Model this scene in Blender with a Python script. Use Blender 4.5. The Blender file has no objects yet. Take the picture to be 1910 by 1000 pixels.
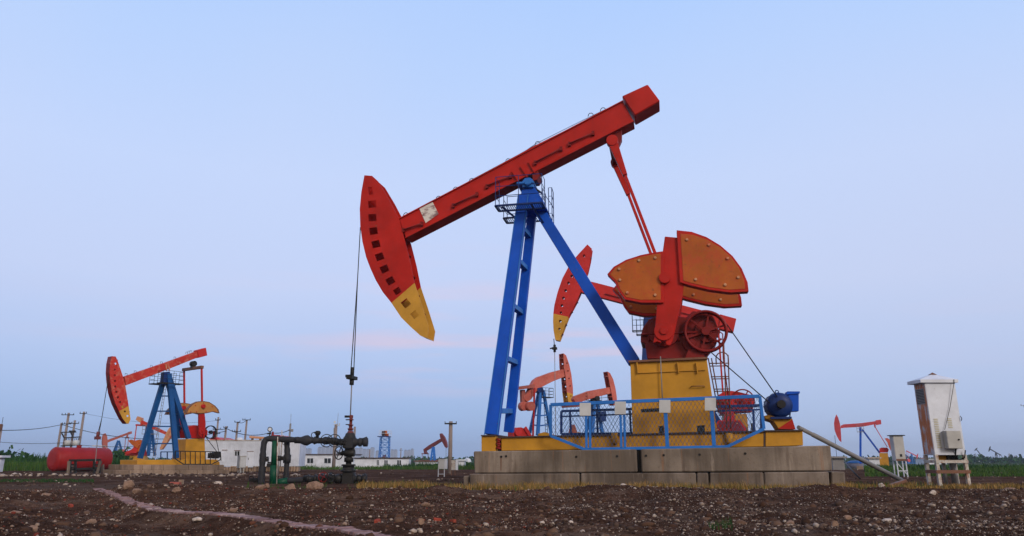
import bpy, math, random
import numpy as np
from mathutils import Vector, Matrix
from mathutils.geometry import tessellate_polygon

scene = bpy.context.scene
COL = scene.collection
R = math.radians

# ------------------------------------------------------------------ camera
W0, H0, FPX = 1910.0, 1000.0, 1350.0
PITCH = math.atan(357.0 / FPX)
CAM = Vector((0, 0, 0.8))
cam_data = bpy.data.cameras.new('camera')
cam = bpy.data.objects.new('camera', cam_data)
COL.objects.link(cam)
cam.location = CAM
cam.rotation_euler = (math.pi / 2 + PITCH, 0, 0)
cam_data.sensor_width = 36
cam_data.lens = 36 * FPX / W0
cam_data.clip_end = 9000
cam_data.clip_start = 0.05
scene.camera = cam

# ------------------------------------------------------------------ world
def srgb(r, g, b):
    f = lambda c: (c / 255 / 12.92) if c / 255 <= .04045 else ((c / 255 + .055) / 1.055) ** 2.4
    return (f(r), f(g), f(b), 1)
SUN_EL, SUN_AZ = 24.0, 150.0     # azimuth clockwise from +Y (the way the camera looks)
world = bpy.data.worlds.new('World')
scene.world = world
world.use_nodes = True
nt = world.node_tree
nt.nodes.clear()
N = nt.nodes.new
out = N('ShaderNodeOutputWorld'); bg = N('ShaderNodeBackground'); bg.inputs[1].default_value = 1.0
nt.links.new(bg.outputs[0], out.inputs[0])
sky = N('ShaderNodeTexSky'); sky.sky_type = 'NISHITA'; sky.sun_disc = False
sky.sun_elevation = R(SUN_EL); sky.sun_rotation = R(SUN_AZ)
skys = N('ShaderNodeVectorMath'); skys.operation = 'SCALE'; skys.inputs[3].default_value = 0.10
nt.links.new(sky.outputs[0], skys.inputs[0])
tc = N('ShaderNodeTexCoord'); sep = N('ShaderNodeSeparateXYZ')
nt.links.new(tc.outputs['Generated'], sep.inputs[0])
ramp = N('ShaderNodeValToRGB')
stops = [(0.0, (150, 178, 226)), (.06, (163, 192, 238)), (.13, (184, 205, 246)), (.22, (201, 216, 252)),
         (.36, (201, 220, 258)), (.50, (187, 215, 260)), (.62, (172, 208, 262)), (.85, (110, 150, 225))]
el = ramp.color_ramp.elements
el[0].position = stops[0][0]; el[0].color = srgb(*stops[0][1])
el[1].position = stops[-1][0]; el[1].color = srgb(*stops[-1][1])
for p, c in stops[1:-1]:
    e = el.new(p); e.color = srgb(*c)
nt.links.new(sep.outputs[2], ramp.inputs[0])
# warm pale side towards the right
mr = N('ShaderNodeMapRange'); mr.inputs[1].default_value = -.1; mr.inputs[2].default_value = .75
mr.inputs[3].default_value = 0; mr.inputs[4].default_value = .55
nt.links.new(sep.outputs[0], mr.inputs[0])
mz = N('ShaderNodeMapRange'); mz.inputs[1].default_value = 0.02; mz.inputs[2].default_value = .5
mz.inputs[3].default_value = 1; mz.inputs[4].default_value = 0
nt.links.new(sep.outputs[2], mz.inputs[0])
mm = N('ShaderNodeMath'); mm.operation = 'MULTIPLY'
nt.links.new(mr.outputs[0], mm.inputs[0]); nt.links.new(mz.outputs[0], mm.inputs[1])
mixr = N('ShaderNodeMix'); mixr.data_type = 'RGBA'
nt.links.new(mm.outputs[0], mixr.inputs[0]); nt.links.new(ramp.outputs[0], mixr.inputs[6])
mixr.inputs[7].default_value = srgb(206, 212, 236)
# thin pink cloud streaks low in the sky
mp = N('ShaderNodeMapping'); mp.inputs['Scale'].default_value = (2.6, 2.6, 26)
mp.inputs['Location'].default_value = (.3, 0, 1.55)
nt.links.new(tc.outputs['Generated'], mp.inputs[0])
cn = N('ShaderNodeTexNoise'); cn.inputs['Scale'].default_value = 1.5; cn.inputs['Detail'].default_value = 3
nt.links.new(mp.outputs[0], cn.inputs[0])
cr = N('ShaderNodeMapRange'); cr.inputs[1].default_value = .5; cr.inputs[2].default_value = .72
cr.inputs[3].default_value = 0; cr.inputs[4].default_value = .75
nt.links.new(cn.outputs[0], cr.inputs[0])
band = N('ShaderNodeValToRGB'); b = band.color_ramp.elements
b[0].position = .07; b[0].color = (0, 0, 0, 1); b[1].position = .135; b[1].color = (1, 1, 1, 1)
e = b.new(.17); e.color = (.55, .55, .55, 1); e = b.new(.30); e.color = (0, 0, 0, 1)
nt.links.new(sep.outputs[2], band.inputs[0])
cm = N('ShaderNodeMath'); cm.operation = 'MULTIPLY'
nt.links.new(cr.outputs[0], cm.inputs[0]); nt.links.new(band.outputs[0], cm.inputs[1])
bx = N('ShaderNodeValToRGB'); q = bx.color_ramp.elements
q[0].position = .28; q[0].color = (.12, .12, .12, 1); q[1].position = .45; q[1].color = (1, 1, 1, 1)
e = q.new(.56); e.color = (.9, .9, .9, 1); e = q.new(.68); e.color = (.12, .12, .12, 1)
xr_ = N('ShaderNodeMapRange'); xr_.inputs[1].default_value = -1; xr_.inputs[2].default_value = 1
nt.links.new(sep.outputs[0], xr_.inputs[0]); nt.links.new(xr_.outputs[0], bx.inputs[0])
cm2 = N('ShaderNodeMath'); cm2.operation = 'MULTIPLY'; nt.links.new(cm.outputs[0], cm2.inputs[0]); nt.links.new(bx.outputs[0], cm2.inputs[1])
mixc = N('ShaderNodeMix'); mixc.data_type = 'RGBA'
nt.links.new(cm2.outputs[0], mixc.inputs[0]); nt.links.new(mixr.outputs[2], mixc.inputs[6])
mixc.inputs[7].default_value = srgb(238, 205, 220)
# large soft unevenness of the high haze
n2 = N('ShaderNodeTexNoise'); n2.inputs['Scale'].default_value = 2.2; n2.inputs['Detail'].default_value = 2
nt.links.new(tc.outputs['Generated'], n2.inputs[0])
r2 = N('ShaderNodeMapRange'); r2.inputs[1].default_value = .35; r2.inputs[2].default_value = .75
r2.inputs[3].default_value = 0; r2.inputs[4].default_value = .22
nt.links.new(n2.outputs[0], r2.inputs[0])
mixh = N('ShaderNodeMix'); mixh.data_type = 'RGBA'
nt.links.new(r2.outputs[0], mixh.inputs[0]); nt.links.new(mixc.outputs[2], mixh.inputs[6])
mixh.inputs[7].default_value = srgb(212, 222, 250)
mixn = N('ShaderNodeMix'); mixn.data_type = 'RGBA'; mixn.inputs[0].default_value = .04
# warm tone added to the unseen sky behind the camera, to warm the fronts
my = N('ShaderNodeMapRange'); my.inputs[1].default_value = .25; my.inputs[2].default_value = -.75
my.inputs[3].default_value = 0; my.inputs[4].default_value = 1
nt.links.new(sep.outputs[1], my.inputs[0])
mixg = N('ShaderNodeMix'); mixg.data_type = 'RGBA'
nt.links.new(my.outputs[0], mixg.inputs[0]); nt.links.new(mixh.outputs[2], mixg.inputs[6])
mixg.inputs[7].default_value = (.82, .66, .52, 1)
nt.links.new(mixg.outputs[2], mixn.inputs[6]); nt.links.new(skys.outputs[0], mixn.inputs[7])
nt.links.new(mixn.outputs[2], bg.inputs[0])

sd = bpy.data.lights.new('sun', 'SUN'); sd.energy = 2.0; sd.angle = R(18); sd.color = (1, .88, .78)
sun = bpy.data.objects.new('sun', sd); COL.objects.link(sun)
sdir = Vector((math.sin(R(SUN_AZ)) * math.cos(R(SUN_EL)), math.cos(R(SUN_AZ)) * math.cos(R(SUN_EL)), math.sin(R(SUN_EL))))
sun.rotation_euler = sdir.to_track_quat('Z', 'Y').to_euler()
sun.location = (5, -8, 12)
vs = scene.view_settings
vs.view_transform = 'Standard'; vs.look = 'None'; vs.gamma = 1; vs.exposure = 0.0; vs.use_curve_mapping = False

# ------------------------------------------------------------------ geometry of the view: photo points to places in the world
CF = Vector((0, math.cos(PITCH), math.sin(PITCH)))
CU = Vector((0, -math.sin(PITCH), math.cos(PITCH)))
def ray(px, py):
    return CF + Vector((1, 0, 0)) * ((px - W0 / 2) / FPX) + CU * ((H0 / 2 - py) / FPX)
def at(px, py, Y):
    d = ray(px, py)
    return CAM + d * (Y / d.y)
def smooth(a, b, t):
    t = np.clip((t - a) / (b - a), 0, 1)
    return t * t * (3 - 2 * t)

class Frame:
    """upright plane of a machine: ex along it, ey away from the camera"""
    def __init__(s, px, py, D, yaw, ground=None):
        p = at(px, py, D)
        z = gz(p.x, p.y) if ground is None else ground
        s.O = Vector((p.x, p.y, z)); a = R(yaw); s.yaw = -a
        s.ex = Vector((math.cos(a), -math.sin(a), 0)); s.ey = Vector((math.sin(a), math.cos(a), 0))
        s.ez = Vector((0, 0, 1))
    def L(s, px, py, yl=0.0):
        d = ray(px, py); q = s.O + s.ey * yl
        t = (q - CAM).dot(s.ey) / d.dot(s.ey)
        return CAM + d * t
    def P(s, pts, yl):
        return [s.L(x, y, yl) for x, y in pts]
    def loc(s, w):
        d = w - s.O
        return (d.dot(s.ex), d.dot(s.ey), d.z)
    def W(s, x, y, z):
        return s.O + s.ex * x + s.ey * y + Vector((0, 0, z))
    def m(s, px, py, yl=0.0):      # metres per photo pixel there
        return (s.L(px + 1, py, yl) - s.L(px, py, yl)).length
    def empty(s, name, **k):
        return thing(name, s.O, s.yaw, **k)

# ------------------------------------------------------------------ objects
def thing(name, loc, rz=0.0, label=None, cat=None, group=None):
    o = bpy.data.objects.new(name, None); COL.objects.link(o)
    o.empty_display_size = .3
    o.location = loc; o.rotation_euler = (0, 0, rz)
    tag(o, label, cat, group)
    return o
def tag(o, label=None, cat=None, group=None, kind=None):
    if label: o['label'] = label
    if cat: o['category'] = cat
    if group: o['group'] = group
    if kind: o['kind'] = kind
    return o

class MB:
    def __init__(s): s.v = []; s.f = []; s.mi = []; s.sm = []
    def add(s, verts, faces, mi=0, smooth=False):
        o = len(s.v); s.v.extend([tuple(v) for v in verts])
        for f in faces:
            s.f.append([o + i for i in f]); s.mi.append(mi); s.sm.append(smooth)
        return s
    def prism(s, poly, vec, holes=(), mi=0, side=None):
        side = mi if side is None else side
        loops = [list(poly)] + [list(h) for h in holes]
        flat = [p for l in loops for p in l]; n = len(flat)
        tris = tessellate_polygon([[Vector(p) for p in l] for l in loops]) if (holes or len(poly) > 4) else None
        if tris is None: tris = [tuple(range(len(poly)))]
        s.add(flat + [Vector(p) + vec for p in flat], [list(t) for t in tris] + [[n + i for i in reversed(t)] for t in tris], mi)
        o = 0; fs = []
        for l in loops:
            k = len(l)
            for i in range(k):
                j = (i + 1) % k
                fs.append([o + i, o + j, n + o + j, n + o + i])
            o += k
        vv = flat + [Vector(p) + vec for p in flat]
        s.add(vv, fs, side)
        return s
    def box(s, c, sx, sy, sz, ex=Vector((1, 0, 0)), ey=Vector((0, 1, 0)), ez=Vector((0, 0, 1)), mi=0):
        vs_ = []
        for dz in (-1, 1):
            for dx, dy in ((-1, -1), (1, -1), (1, 1), (-1, 1)):
                vs_.append(Vector(c) + ex * (dx * sx / 2) + ey * (dy * sy / 2) + ez * (dz * sz / 2))
        return s.add(vs_, [(3, 2, 1, 0), (4, 5, 6, 7), (0, 1, 5, 4), (1, 2, 6, 5), (2, 3, 7, 6), (3, 0, 4, 7)], mi)
    def member(s, p, q, w, d, ey, w2=None, mi=0):
        """bar from p to q, d wide along ey, w wide across"""
        p = Vector(p); q = Vector(q); t = (q - p).normalized()
        n = t.cross(ey).normalized(); e = n.cross(t).normalized()
        w2 = w if w2 is None else w2; vs_ = []
        for c, ww in ((p, w), (q, w2)):
            for a, b_ in ((-1, -1), (1, -1), (1, 1), (-1, 1)):
                vs_.append(c + n * (a * ww / 2) + e * (b_ * d / 2))
        return s.add(vs_, [(3, 2, 1, 0), (4, 5, 6, 7), (0, 1, 5, 4), (1, 2, 6, 5), (2, 3, 7, 6), (3, 0, 4, 7)], mi)
    def tube(s, pts, r, n=8, mi=0, cap=True, closed=False):
        pts = [Vector(p) for p in pts]; k = len(pts)
        rr = r if isinstance(r, (list, tuple)) else [r] * k
        vs_ = []; up = None
        for i, p in enumerate(pts):
            if closed: t = pts[(i + 1) % k] - pts[i - 1]
            else: t = pts[min(i + 1, k - 1)] - pts[max(i - 1, 0)]
            t.normalize()
            if up is None:
                up = Vector((0, 0, 1)) if abs(t.z) < .9 else Vector((1, 0, 0))
            a = t.cross(up).normalized(); b_ = a.cross(t).normalized(); up = b_
            for j in range(n):
                th = 2 * math.pi * j / n
                vs_.append(p + a * (rr[i] * math.cos(th)) + b_ * (rr[i] * math.sin(th)))
        fs = []
        for i in range(k if closed else k - 1):
            i2 = (i + 1) % k
            for j in range(n):
                j2 = (j + 1) % n
                fs.append([i * n + j, i * n + j2, i2 * n + j2, i2 * n + j])
        s.add(vs_, fs, mi, n > 5)
        if cap and not closed:
            s.add(vs_[:n], [list(range(n))], mi); s.add(vs_[-n:], [list(reversed(range(n)))], mi)
        return s
    def cyl(s, c, axis, r, h, n=24, mi=0, r2=None):
        a = Vector(axis).normalized()
        return s.tube([Vector(c) - a * h / 2, Vector(c) + a * h / 2], [r, r if r2 is None else r2], n, mi)
    def ring(s, c, axis, r, tr, n=40, k=8, mi=0):
        a = Vector(axis).normalized(); u = a.orthogonal().normalized(); v = a.cross(u)
        return s.tube([Vector(c) + u * (r * math.cos(2 * math.pi * i / n)) + v * (r * math.sin(2 * math.pi * i / n)) for i in range(n)], tr, k, mi, closed=True)
    def lathe(s, c, axis, prof, n=20, mi=0):
        a = Vector(axis).normalized(); u = a.orthogonal().normalized(); v = a.cross(u); vs_ = []
        for h, r in prof:
            for j in range(n):
                th = 2 * math.pi * j / n
                vs_.append(Vector(c) + a * h + u * (r * math.cos(th)) + v * (r * math.sin(th)))
        fs = [[i * n + j, i * n + (j + 1) % n, (i + 1) * n + (j + 1) % n, (i + 1) * n + j] for i in range(len(prof) - 1) for j in range(n)]
        s.add(vs_, fs, mi, True)
        s.add(vs_[:n], [list(range(n))], mi); s.add(vs_[-n:], [list(reversed(range(n)))], mi)
        return s
    def build(s, name, mats, parent=None, bevel=0, recalc=True):
        if not isinstance(mats, (list, tuple)): mats = [mats]
        me = bpy.data.meshes.new(name)
        if parent is not None:
            inv = (Matrix.Translation(parent_world(parent)[0]) @ Matrix.Rotation(parent_world(parent)[1], 4, 'Z')).inverted()
        me.from_pydata(s.v, [], s.f)
        for m_ in mats: me.materials.append(m_)
        me.polygons.foreach_set('material_index', s.mi)
        me.polygons.foreach_set('use_smooth', s.sm)
        o = bpy.data.objects.new(name, me)
        if parent is not None:
            me.transform(inv); o.parent = parent
            COL.objects.link(o)
        else:
            # origin to the base of the mesh
            a = np.array(s.v); c = Vector(((a[:, 0].min() + a[:, 0].max()) / 2, (a[:, 1].min() + a[:, 1].max()) / 2, a[:, 2].min()))
            me.transform(Matrix.Translation(-c)); o.location = c
            COL.objects.link(o)
        if recalc:
            import bmesh
            bm = bmesh.new(); bm.from_mesh(me)
            bmesh.ops.remove_doubles(bm, verts=bm.verts, dist=1e-5)
            bmesh.ops.recalc_face_normals(bm, faces=bm.faces); bm.to_mesh(me); bm.free()
        if bevel:
            md = o.modifiers.new('bevel', 'BEVEL'); md.width = bevel; md.segments = 1; md.limit_method = 'ANGLE'; md.angle_limit = R(40)
        return o
def parent_world(p):
    loc = Vector((0, 0, 0)); rz = 0
    chain = []
    while p is not None: chain.append(p); p = p.parent
    root = chain[-1]
    return root.location.copy(), root.rotation_euler.z    # parts sit at their thing's own origin

# ------------------------------------------------------------------ materials
def mat(name): 
    m_ = bpy.data.materials.new(name); m_.use_nodes = True
    return m_, m_.node_tree, m_.node_tree.nodes['Principled BSDF']
def noise(t, scale, detail=4, rough=.6, vec=None, stretch=None, coord='Object'):
    tcn = t.nodes.new('ShaderNodeTexCoord'); n = t.nodes.new('ShaderNodeTexNoise')
    n.inputs['Scale'].default_value = scale; n.inputs['Detail'].default_value = detail; n.inputs['Roughness'].default_value = rough
    src = tcn.outputs[coord]
    if stretch:
        mp_ = t.nodes.new('ShaderNodeMapping'); mp_.inputs['Scale'].default_value = stretch
        t.links.new(src, mp_.inputs[0]); src = mp_.outputs[0]
    t.links.new(src, n.inputs[0])
    return n.outputs[0]
def mrange(t, src, a, b_, c=0, d=1):
    n = t.nodes.new('ShaderNodeMapRange')
    for i, v in enumerate((a, b_, c, d)): n.inputs[i + 1].default_value = v
    t.links.new(src, n.inputs[0]); return n.outputs[0]
def mix(t, fac, c1, c2):
    n = t.nodes.new('ShaderNodeMix'); n.data_type = 'RGBA'
    if hasattr(fac, 'links'): t.links.new(fac, n.inputs[0])
    else: n.inputs[0].default_value = fac
    for i, c in ((6, c1), (7, c2)):
        if hasattr(c, 'links'): t.links.new(c, n.inputs[i])
        else: n.inputs[i].default_value = (*c[:3], 1)
    return n.outputs[2]
def mul(t, a, b_):
    n = t.nodes.new('ShaderNodeMath'); n.operation = 'MULTIPLY'
    for i, c in ((0, a), (1, b_)):
        if hasattr(c, 'links'): t.links.new(c, n.inputs[i])
        else: n.inputs[i].default_value = c
    return n.outputs[0]
def bump(t, bs, src, strength=.3, dist=.01):
    n = t.nodes.new('ShaderNodeBump'); n.inputs['Strength'].default_value = strength; n.inputs['Distance'].default_value = dist
    t.links.new(src, n.inputs['Height']); t.links.new(n.outputs[0], bs.inputs['Normal'])
def paint(name, col, rust=.25, rough=.45, worn=None, wornamt=0.0, rustcol=(.16, .06, .03), scale=1.0):
    m_, t, bs = mat(name)
    n1 = noise(t, .9 * scale, 5, .65); n2_ = noise(t, 7 * scale, 6, .7)
    base = mix(t, mrange(t, n1, .3, .75), [c * .70 for c in col], [min(1, c * 1.12 + .003) for c in col])
    st = noise(t, 4 * scale, 4, .7, stretch=(1.6, 1.6, .18))
    base = mix(t, mul(t, mrange(t, st, .56, .8, 0, 1), .45 * min(1, rust * 2)), base, [c * .45 + .02 for c in col])
    if worn: base = mix(t, mul(t, mrange(t, noise(t, 2.6 * scale, 6, .75), .5, .62), wornamt), base, worn)
    base = mix(t, mul(t, mrange(t, n2_, .66 - .1 * rust, .72, 0, 1), min(1, rust * 2)), base, rustcol)
    t.links.new(base, bs.inputs['Base Color'])
    t.links.new(mrange(t, n2_, .3, .8, rough - .08, rough + .22), bs.inputs['Roughness'])
    bs.inputs['Specular IOR Level'].default_value = .22
    bump(t, bs, n2_, .12, .006)
    return m_
M = {}
M['red'] = paint('red_paint', (.44, .010, .005), .36)
M['red_dark'] = paint('dark_red_paint', (.20, .008, .008), .3)
M['red_b'] = paint('bright_red_paint', (.50, .022, .02), .2)
M['red_worn'] = paint('worn_red_paint', (.50, .030, .020), .3, worn=(.50, .22, .14), wornamt=.5, scale=1.3)
M['salmon'] = paint('faded_salmon_paint', (.52, .12, .09), .5, worn=(.5, .2, .16), wornamt=.5)
M['salmon_dark'] = paint('faded_red_paint', (.36, .10, .08), .3)
M['maroon'] = paint('maroon_paint', (.16, .035, .035), .2)
M['cream'] = paint('cream_paint', (.55, .30, .17), .45, worn=(.5, .06, .04), wornamt=.75)
M['rose'] = paint('rose_paint', (.55, .07, .09), .1)
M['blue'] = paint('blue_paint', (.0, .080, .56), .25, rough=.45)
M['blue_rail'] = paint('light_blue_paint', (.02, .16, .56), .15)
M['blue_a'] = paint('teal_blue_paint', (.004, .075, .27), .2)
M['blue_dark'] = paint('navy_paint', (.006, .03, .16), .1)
M['yellow'] = paint('ochre_paint', (.50, .25, .022), .16, rustcol=(.2, .1, .04))
M['yellow_tip'] = paint('yellow_paint', (.56, .30, .04), .15)
M['orange'] = paint('orange_paint', (.43, .105, .014), .6, worn=(.40, .06, .02), wornamt=.7)
M['orange_a'] = paint('tan_orange_paint', (.45, .21, .055), .3)
M['grey'] = paint('grey_paint', (.45, .46, .46), .1)
M['plate'] = paint('grey_plate', (.50, .53, .56), .05)
M['dark'] = paint('dark_steel', (.016, .016, .017), .15)
M['steel'] = paint('galvanised_steel', (.22, .22, .23), .3)
M['rust'] = paint('rusty_steel', (.17, .08, .05), .8)
M['white'] = paint('white_paint', (.62, .68, .79), .15)
M['white_rusty'] = paint('rusty_white_paint', (.50, .49, .47), 1.0, rustcol=(.22, .09, .04), worn=(.24, .11, .06), wornamt=.9, scale=1.6)
M['wrap'] = paint('black_wrapping', (.026, .028, .035), .1, rough=.6)
M['green'] = paint('green_paint', (.0, .062, .032), .1)
M['pole'] = paint('weathered_concrete_pole', (.24, .20, .19), .1, rough=.8)
M['tank'] = paint('tank_red_paint', (.30, .012, .012), .15)
M['glass'] = paint('dark_window', (.02, .025, .03), 0, rough=.15)
M['roofdark'] = paint('dark_roof', (.07, .05, .05), .2, rough=.8)
M['far'] = paint('pale_tower_wall', (.42, .43, .48), 0, rough=.9)
M['far2'] = paint('tower_roof', (.12, .12, .17), 0, rough=.9)

def m_streak():
    m_, t, bs = mat('rust_streaked_white')
    st = noise(t, 5, 5, .7, stretch=(2.4, 2.4, .16)); n2_ = noise(t, 2.2, 5, .7)
    f = mrange(t, mul(t, st, mrange(t, n2_, .25, .6, .75, 1.25)), .46, .56)
    c = mix(t, f, (.42, .44, .50), (.42, .14, .045))
    c = mix(t, mrange(t, noise(t, 9, 5, .7, stretch=(1.5, 1.5, .2)), .55, .7, 0, .7), c, (.13, .045, .03))
    t.links.new(c, bs.inputs['Base Color']); bs.inputs['Roughness'].default_value = .75
    return m_
M['stuffing'] = paint('dull_red_rust', (.13, .022, .018), .6); M['streak'] = m_streak(); M['vent'] = paint('yellowed_slat', (.48, .45, .30), .1)
def m_concrete(name, a, b_, stain):
    m_, t, bs = mat(name)
    n1 = noise(t, 1.1, 6, .7); n2_ = noise(t, 14, 5, .7); st = noise(t, 2.3, 5, .65, stretch=(1.3, 1.3, .12)); n3 = noise(t, .45, 3, .5)
    c = mix(t, mrange(t, n1, .3, .7), a, b_)
    c = mix(t, mrange(t, st, .5, .68, 0, .75), c, stain)
    c = mix(t, mrange(t, n3, .46, .62, 0, .7), c, [x * .42 for x in a])
    c = mix(t, mrange(t, noise(t, 1.0, 5, .7, stretch=(1.1, 1.1, .05)), .52, .66, 0, .65), c, [x * .38 for x in a])
    c = mix(t, mrange(t, noise(t, 5.0, 4, .7, stretch=(1.5, 1.5, .12)), .60, .70, 0, .4), c, [min(1, x * 1.5) for x in b_])
    c = mix(t, mrange(t, noise(t, 3.1, 4, .6, stretch=(2, 2, .1)), .62, .72, 0, .45), c, (.27, .12, .05))
    c = mix(t, mrange(t, n2_, .58, .72, 0, .65), c, [x * .45 for x in a])
    t.links.new(c, bs.inputs['Base Color']); bs.inputs['Roughness'].default_value = .92; bs.inputs['Specular IOR Level'].default_value = .08
    bump(t, bs, n2_, .5, .012)
    return m_
M['concrete'] = m_concrete('stained_concrete', (.195, .16, .132), (.275, .235, .2), (.085, .062, .05))
M['concrete_low'] = m_concrete('damp_concrete', (.15, .12, .10), (.23, .195, .17), (.06, .045, .036))
M['concrete_tan'] = m_concrete('tan_concrete', (.28, .205, .15), (.36, .27, .21), (.18, .12, .09))

def m_ground():
    m_, t, bs = mat('soil')
    nA = noise(t, .16, 5, .6, coord='Object'); nB = noise(t, 1.3, 6, .7); nC = noise(t, 11, 6, .75); nD = noise(t, 45, 4, .7)
    c = mix(t, mrange(t, nA, .35, .65), (.040, .023, .017), (.078, .042, .029))
    c = mix(t, mrange(t, nB, .45, .7, 0, .8), c, (.112, .060, .042))
    nE = noise(t, .55, 5, .65, stretch=(1, 1.8, 1))
    c = mix(t, mul(t, mrange(t, nE, .50, .66, 0, .85), mrange(t, nC, .3, .6, .5, 1)), c, (.19, .125, .092))
    c = mix(t, mrange(t, noise(t, .8, 4, .6, stretch=(1, 2.2, 1)), .56, .68, 0, .7), c, (.115, .088, .076))
    c = mix(t, mrange(t, nC, .48, .66, 0, .75), c, (.010, .0065, .006))
    c = mix(t, mrange(t, nD, .60, .70, 0, .55), c, (.15, .105, .085))
    vo = t.nodes.new('ShaderNodeTexVoronoi'); vo.inputs['Scale'].default_value = 17
    tcn = t.nodes.new('ShaderNodeTexCoord'); t.links.new(tcn.outputs['Object'], vo.inputs[0])
    c = mix(t, mul(t, mrange(t, vo.outputs[0], .16, .1, 0, 1), mrange(t, nB, .45, .6, 0, 1)), c, (.26, .20, .17))
    # packed grey track and farther green-brown fields, by place
    geo = t.nodes.new('ShaderNodeNewGeometry'); sp = t.nodes.new('ShaderNodeSeparateXYZ'); t.links.new(geo.outputs['Position'], sp.inputs[0])
    far = mrange(t, sp.outputs[1], 110, 160)
    c = mix(t, far, c, (.045, .065, .03))
    at_ = t.nodes.new('ShaderNodeAttribute'); at_.attribute_name = 'track'
    c = mix(t, mul(t, at_.outputs['Fac'], mrange(t, nB, .2, .6, .6, 1)), c, (.10, .072, .058))
    t.links.new(c, bs.inputs['Base Color']); bs.inputs['Roughness'].default_value = 1.0
    bs.inputs['Specular IOR Level'].default_value = 0.0
    add = t.nodes.new('ShaderNodeMath'); add.operation = 'ADD'; t.links.new(nC, add.inputs[0]); t.links.new(mul(t, nD, .35), add.inputs[1])
    bump(t, bs, add.outputs[0], .9, .06)
    return m_
M['soil'] = m_ground()
def m_island(name, cols, rough=.9, trans=False):
    """one tone per stone / blade"""
    m_, t, bs = mat(name)
    g = t.nodes.new('ShaderNodeNewGeometry'); rp = t.nodes.new('ShaderNodeValToRGB'); rp.color_ramp.interpolation = 'CONSTANT' if not trans else 'LINEAR'
    e_ = rp.color_ramp.elements; k = len(cols)
    e_[0].position = 0; e_[0].color = (*cols[0], 1); e_[1].position = 1 - 1 / k; e_[1].color = (*cols[-1], 1)
    for i, c in enumerate(cols[1:-1]):
        q = e_.new((i + 1) / k); q.color = (*c, 1)
    t.links.new(g.outputs['Random Per Island'], rp.inputs[0])
    c = rp.outputs[0]
    if not trans:
        n = noise(t, 22, 5, .7); c = mix(t, mrange(t, n, .35, .7, 0, .6), c, (.07, .045, .035))
        bump(t, bs, n, .5, .01)
    t.links.new(c, bs.inputs['Base Color']); bs.inputs['Roughness'].default_value = rough
    bs.inputs['Specular IOR Level'].default_value = .04
    return m_
M['stones'] = m_island('rubble_stone', [(.10, .045, .03), (.20, .13, .095), (.04, .022, .017), (.05, .03, .024), (.12, .045, .028), (.06, .034, .026), (.40, .34, .29), (.045, .025, .02), (.14, .09, .07), (.17, .03, .02), (.035, .02, .016), (.10, .07, .055), (.30, .22, .17), (.42, .35, .3), (.05, .03, .025), (.09, .05, .036)])
M['stones_grey'] = m_island('grey_stone', [(.12, .09, .075), (.30, .24, .2), (.38, .32, .28), (.04, .026, .022), (.06, .042, .036), (.13, .095, .08), (.46, .40, .35), (.045, .03, .025), (.17, .13, .105), (.035, .024, .02), (.08, .055, .045)])
M['clod'] = m_island('earth_clod', [(.05, .026, .018), (.09, .05, .034), (.034, .019, .014), (.13, .08, .056), (.07, .036, .024), (.045, .025, .02)])
M['boulder'] = m_island('boulder_stone', [(.24, .15, .105), (.27, .18, .135), (.21, .13, .095)])
M['boulder_pale'] = m_island('pale_stone', [(.52, .44, .38), (.56, .49, .44)])
M['brick_red'] = m_island('broken_red_brick', [(.36, .05, .035), (.32, .06, .04)])
M['paver'] = m_island('pink_grey_paver', [(.32, .215, .22), (.26, .17, .18), (.38, .28, .28), (.28, .18, .18), (.20, .13, .14)])
M['drygrass'] = m_island('dry_grass_blade', [(.24, .14, .04), (.33, .20, .06), (.17, .11, .04), (.12, .12, .03), (.28, .15, .06), (.38, .26, .11), (.10, .08, .04)], trans=True)
M['greengrass'] = m_island('green_grass_blade', [(.03, .08, .014), (.05, .115, .02), (.022, .06, .014), (.08, .13, .03), (.045, .09, .025)], trans=True)
M['weeds'] = m_island('dark_weed_leaf', [(.012, .045, .014), (.02, .065, .02), (.01, .035, .012), (.035, .085, .025)], trans=True)
M['reeds'] = m_island('brown_reed_blade', [(.11, .085, .045), (.15, .11, .06), (.06, .07, .03), (.09, .065, .04)], trans=True)

# ------------------------------------------------------------------ ground
rng = np.random.default_rng(7)
_perm = rng.random((256, 256))
def vnoise(x, y):
    xi = np.floor(x).astype(int); yi = np.floor(y).astype(int); fx = x - xi; fy = y - yi
    fx = fx * fx * (3 - 2 * fx); fy = fy * fy * (3 - 2 * fy)
    g = lambda i, j: _perm[(xi + i) % 256, (yi + j) % 256]
    return (g(0, 0) * (1 - fx) + g(1, 0) * fx) * (1 - fy) + (g(0, 1) * (1 - fx) + g(1, 1) * fx) * fy
def fbm(x, y, o=5, gain=.5):
    s = 0; a = 1; t = 0
    for i in range(o):
        s = s + a * (vnoise(x * 2 ** i + 17.3 * i, y * 2 ** i + 5.1 * i) - .5); t += a; a *= gain
    return s / t
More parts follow.
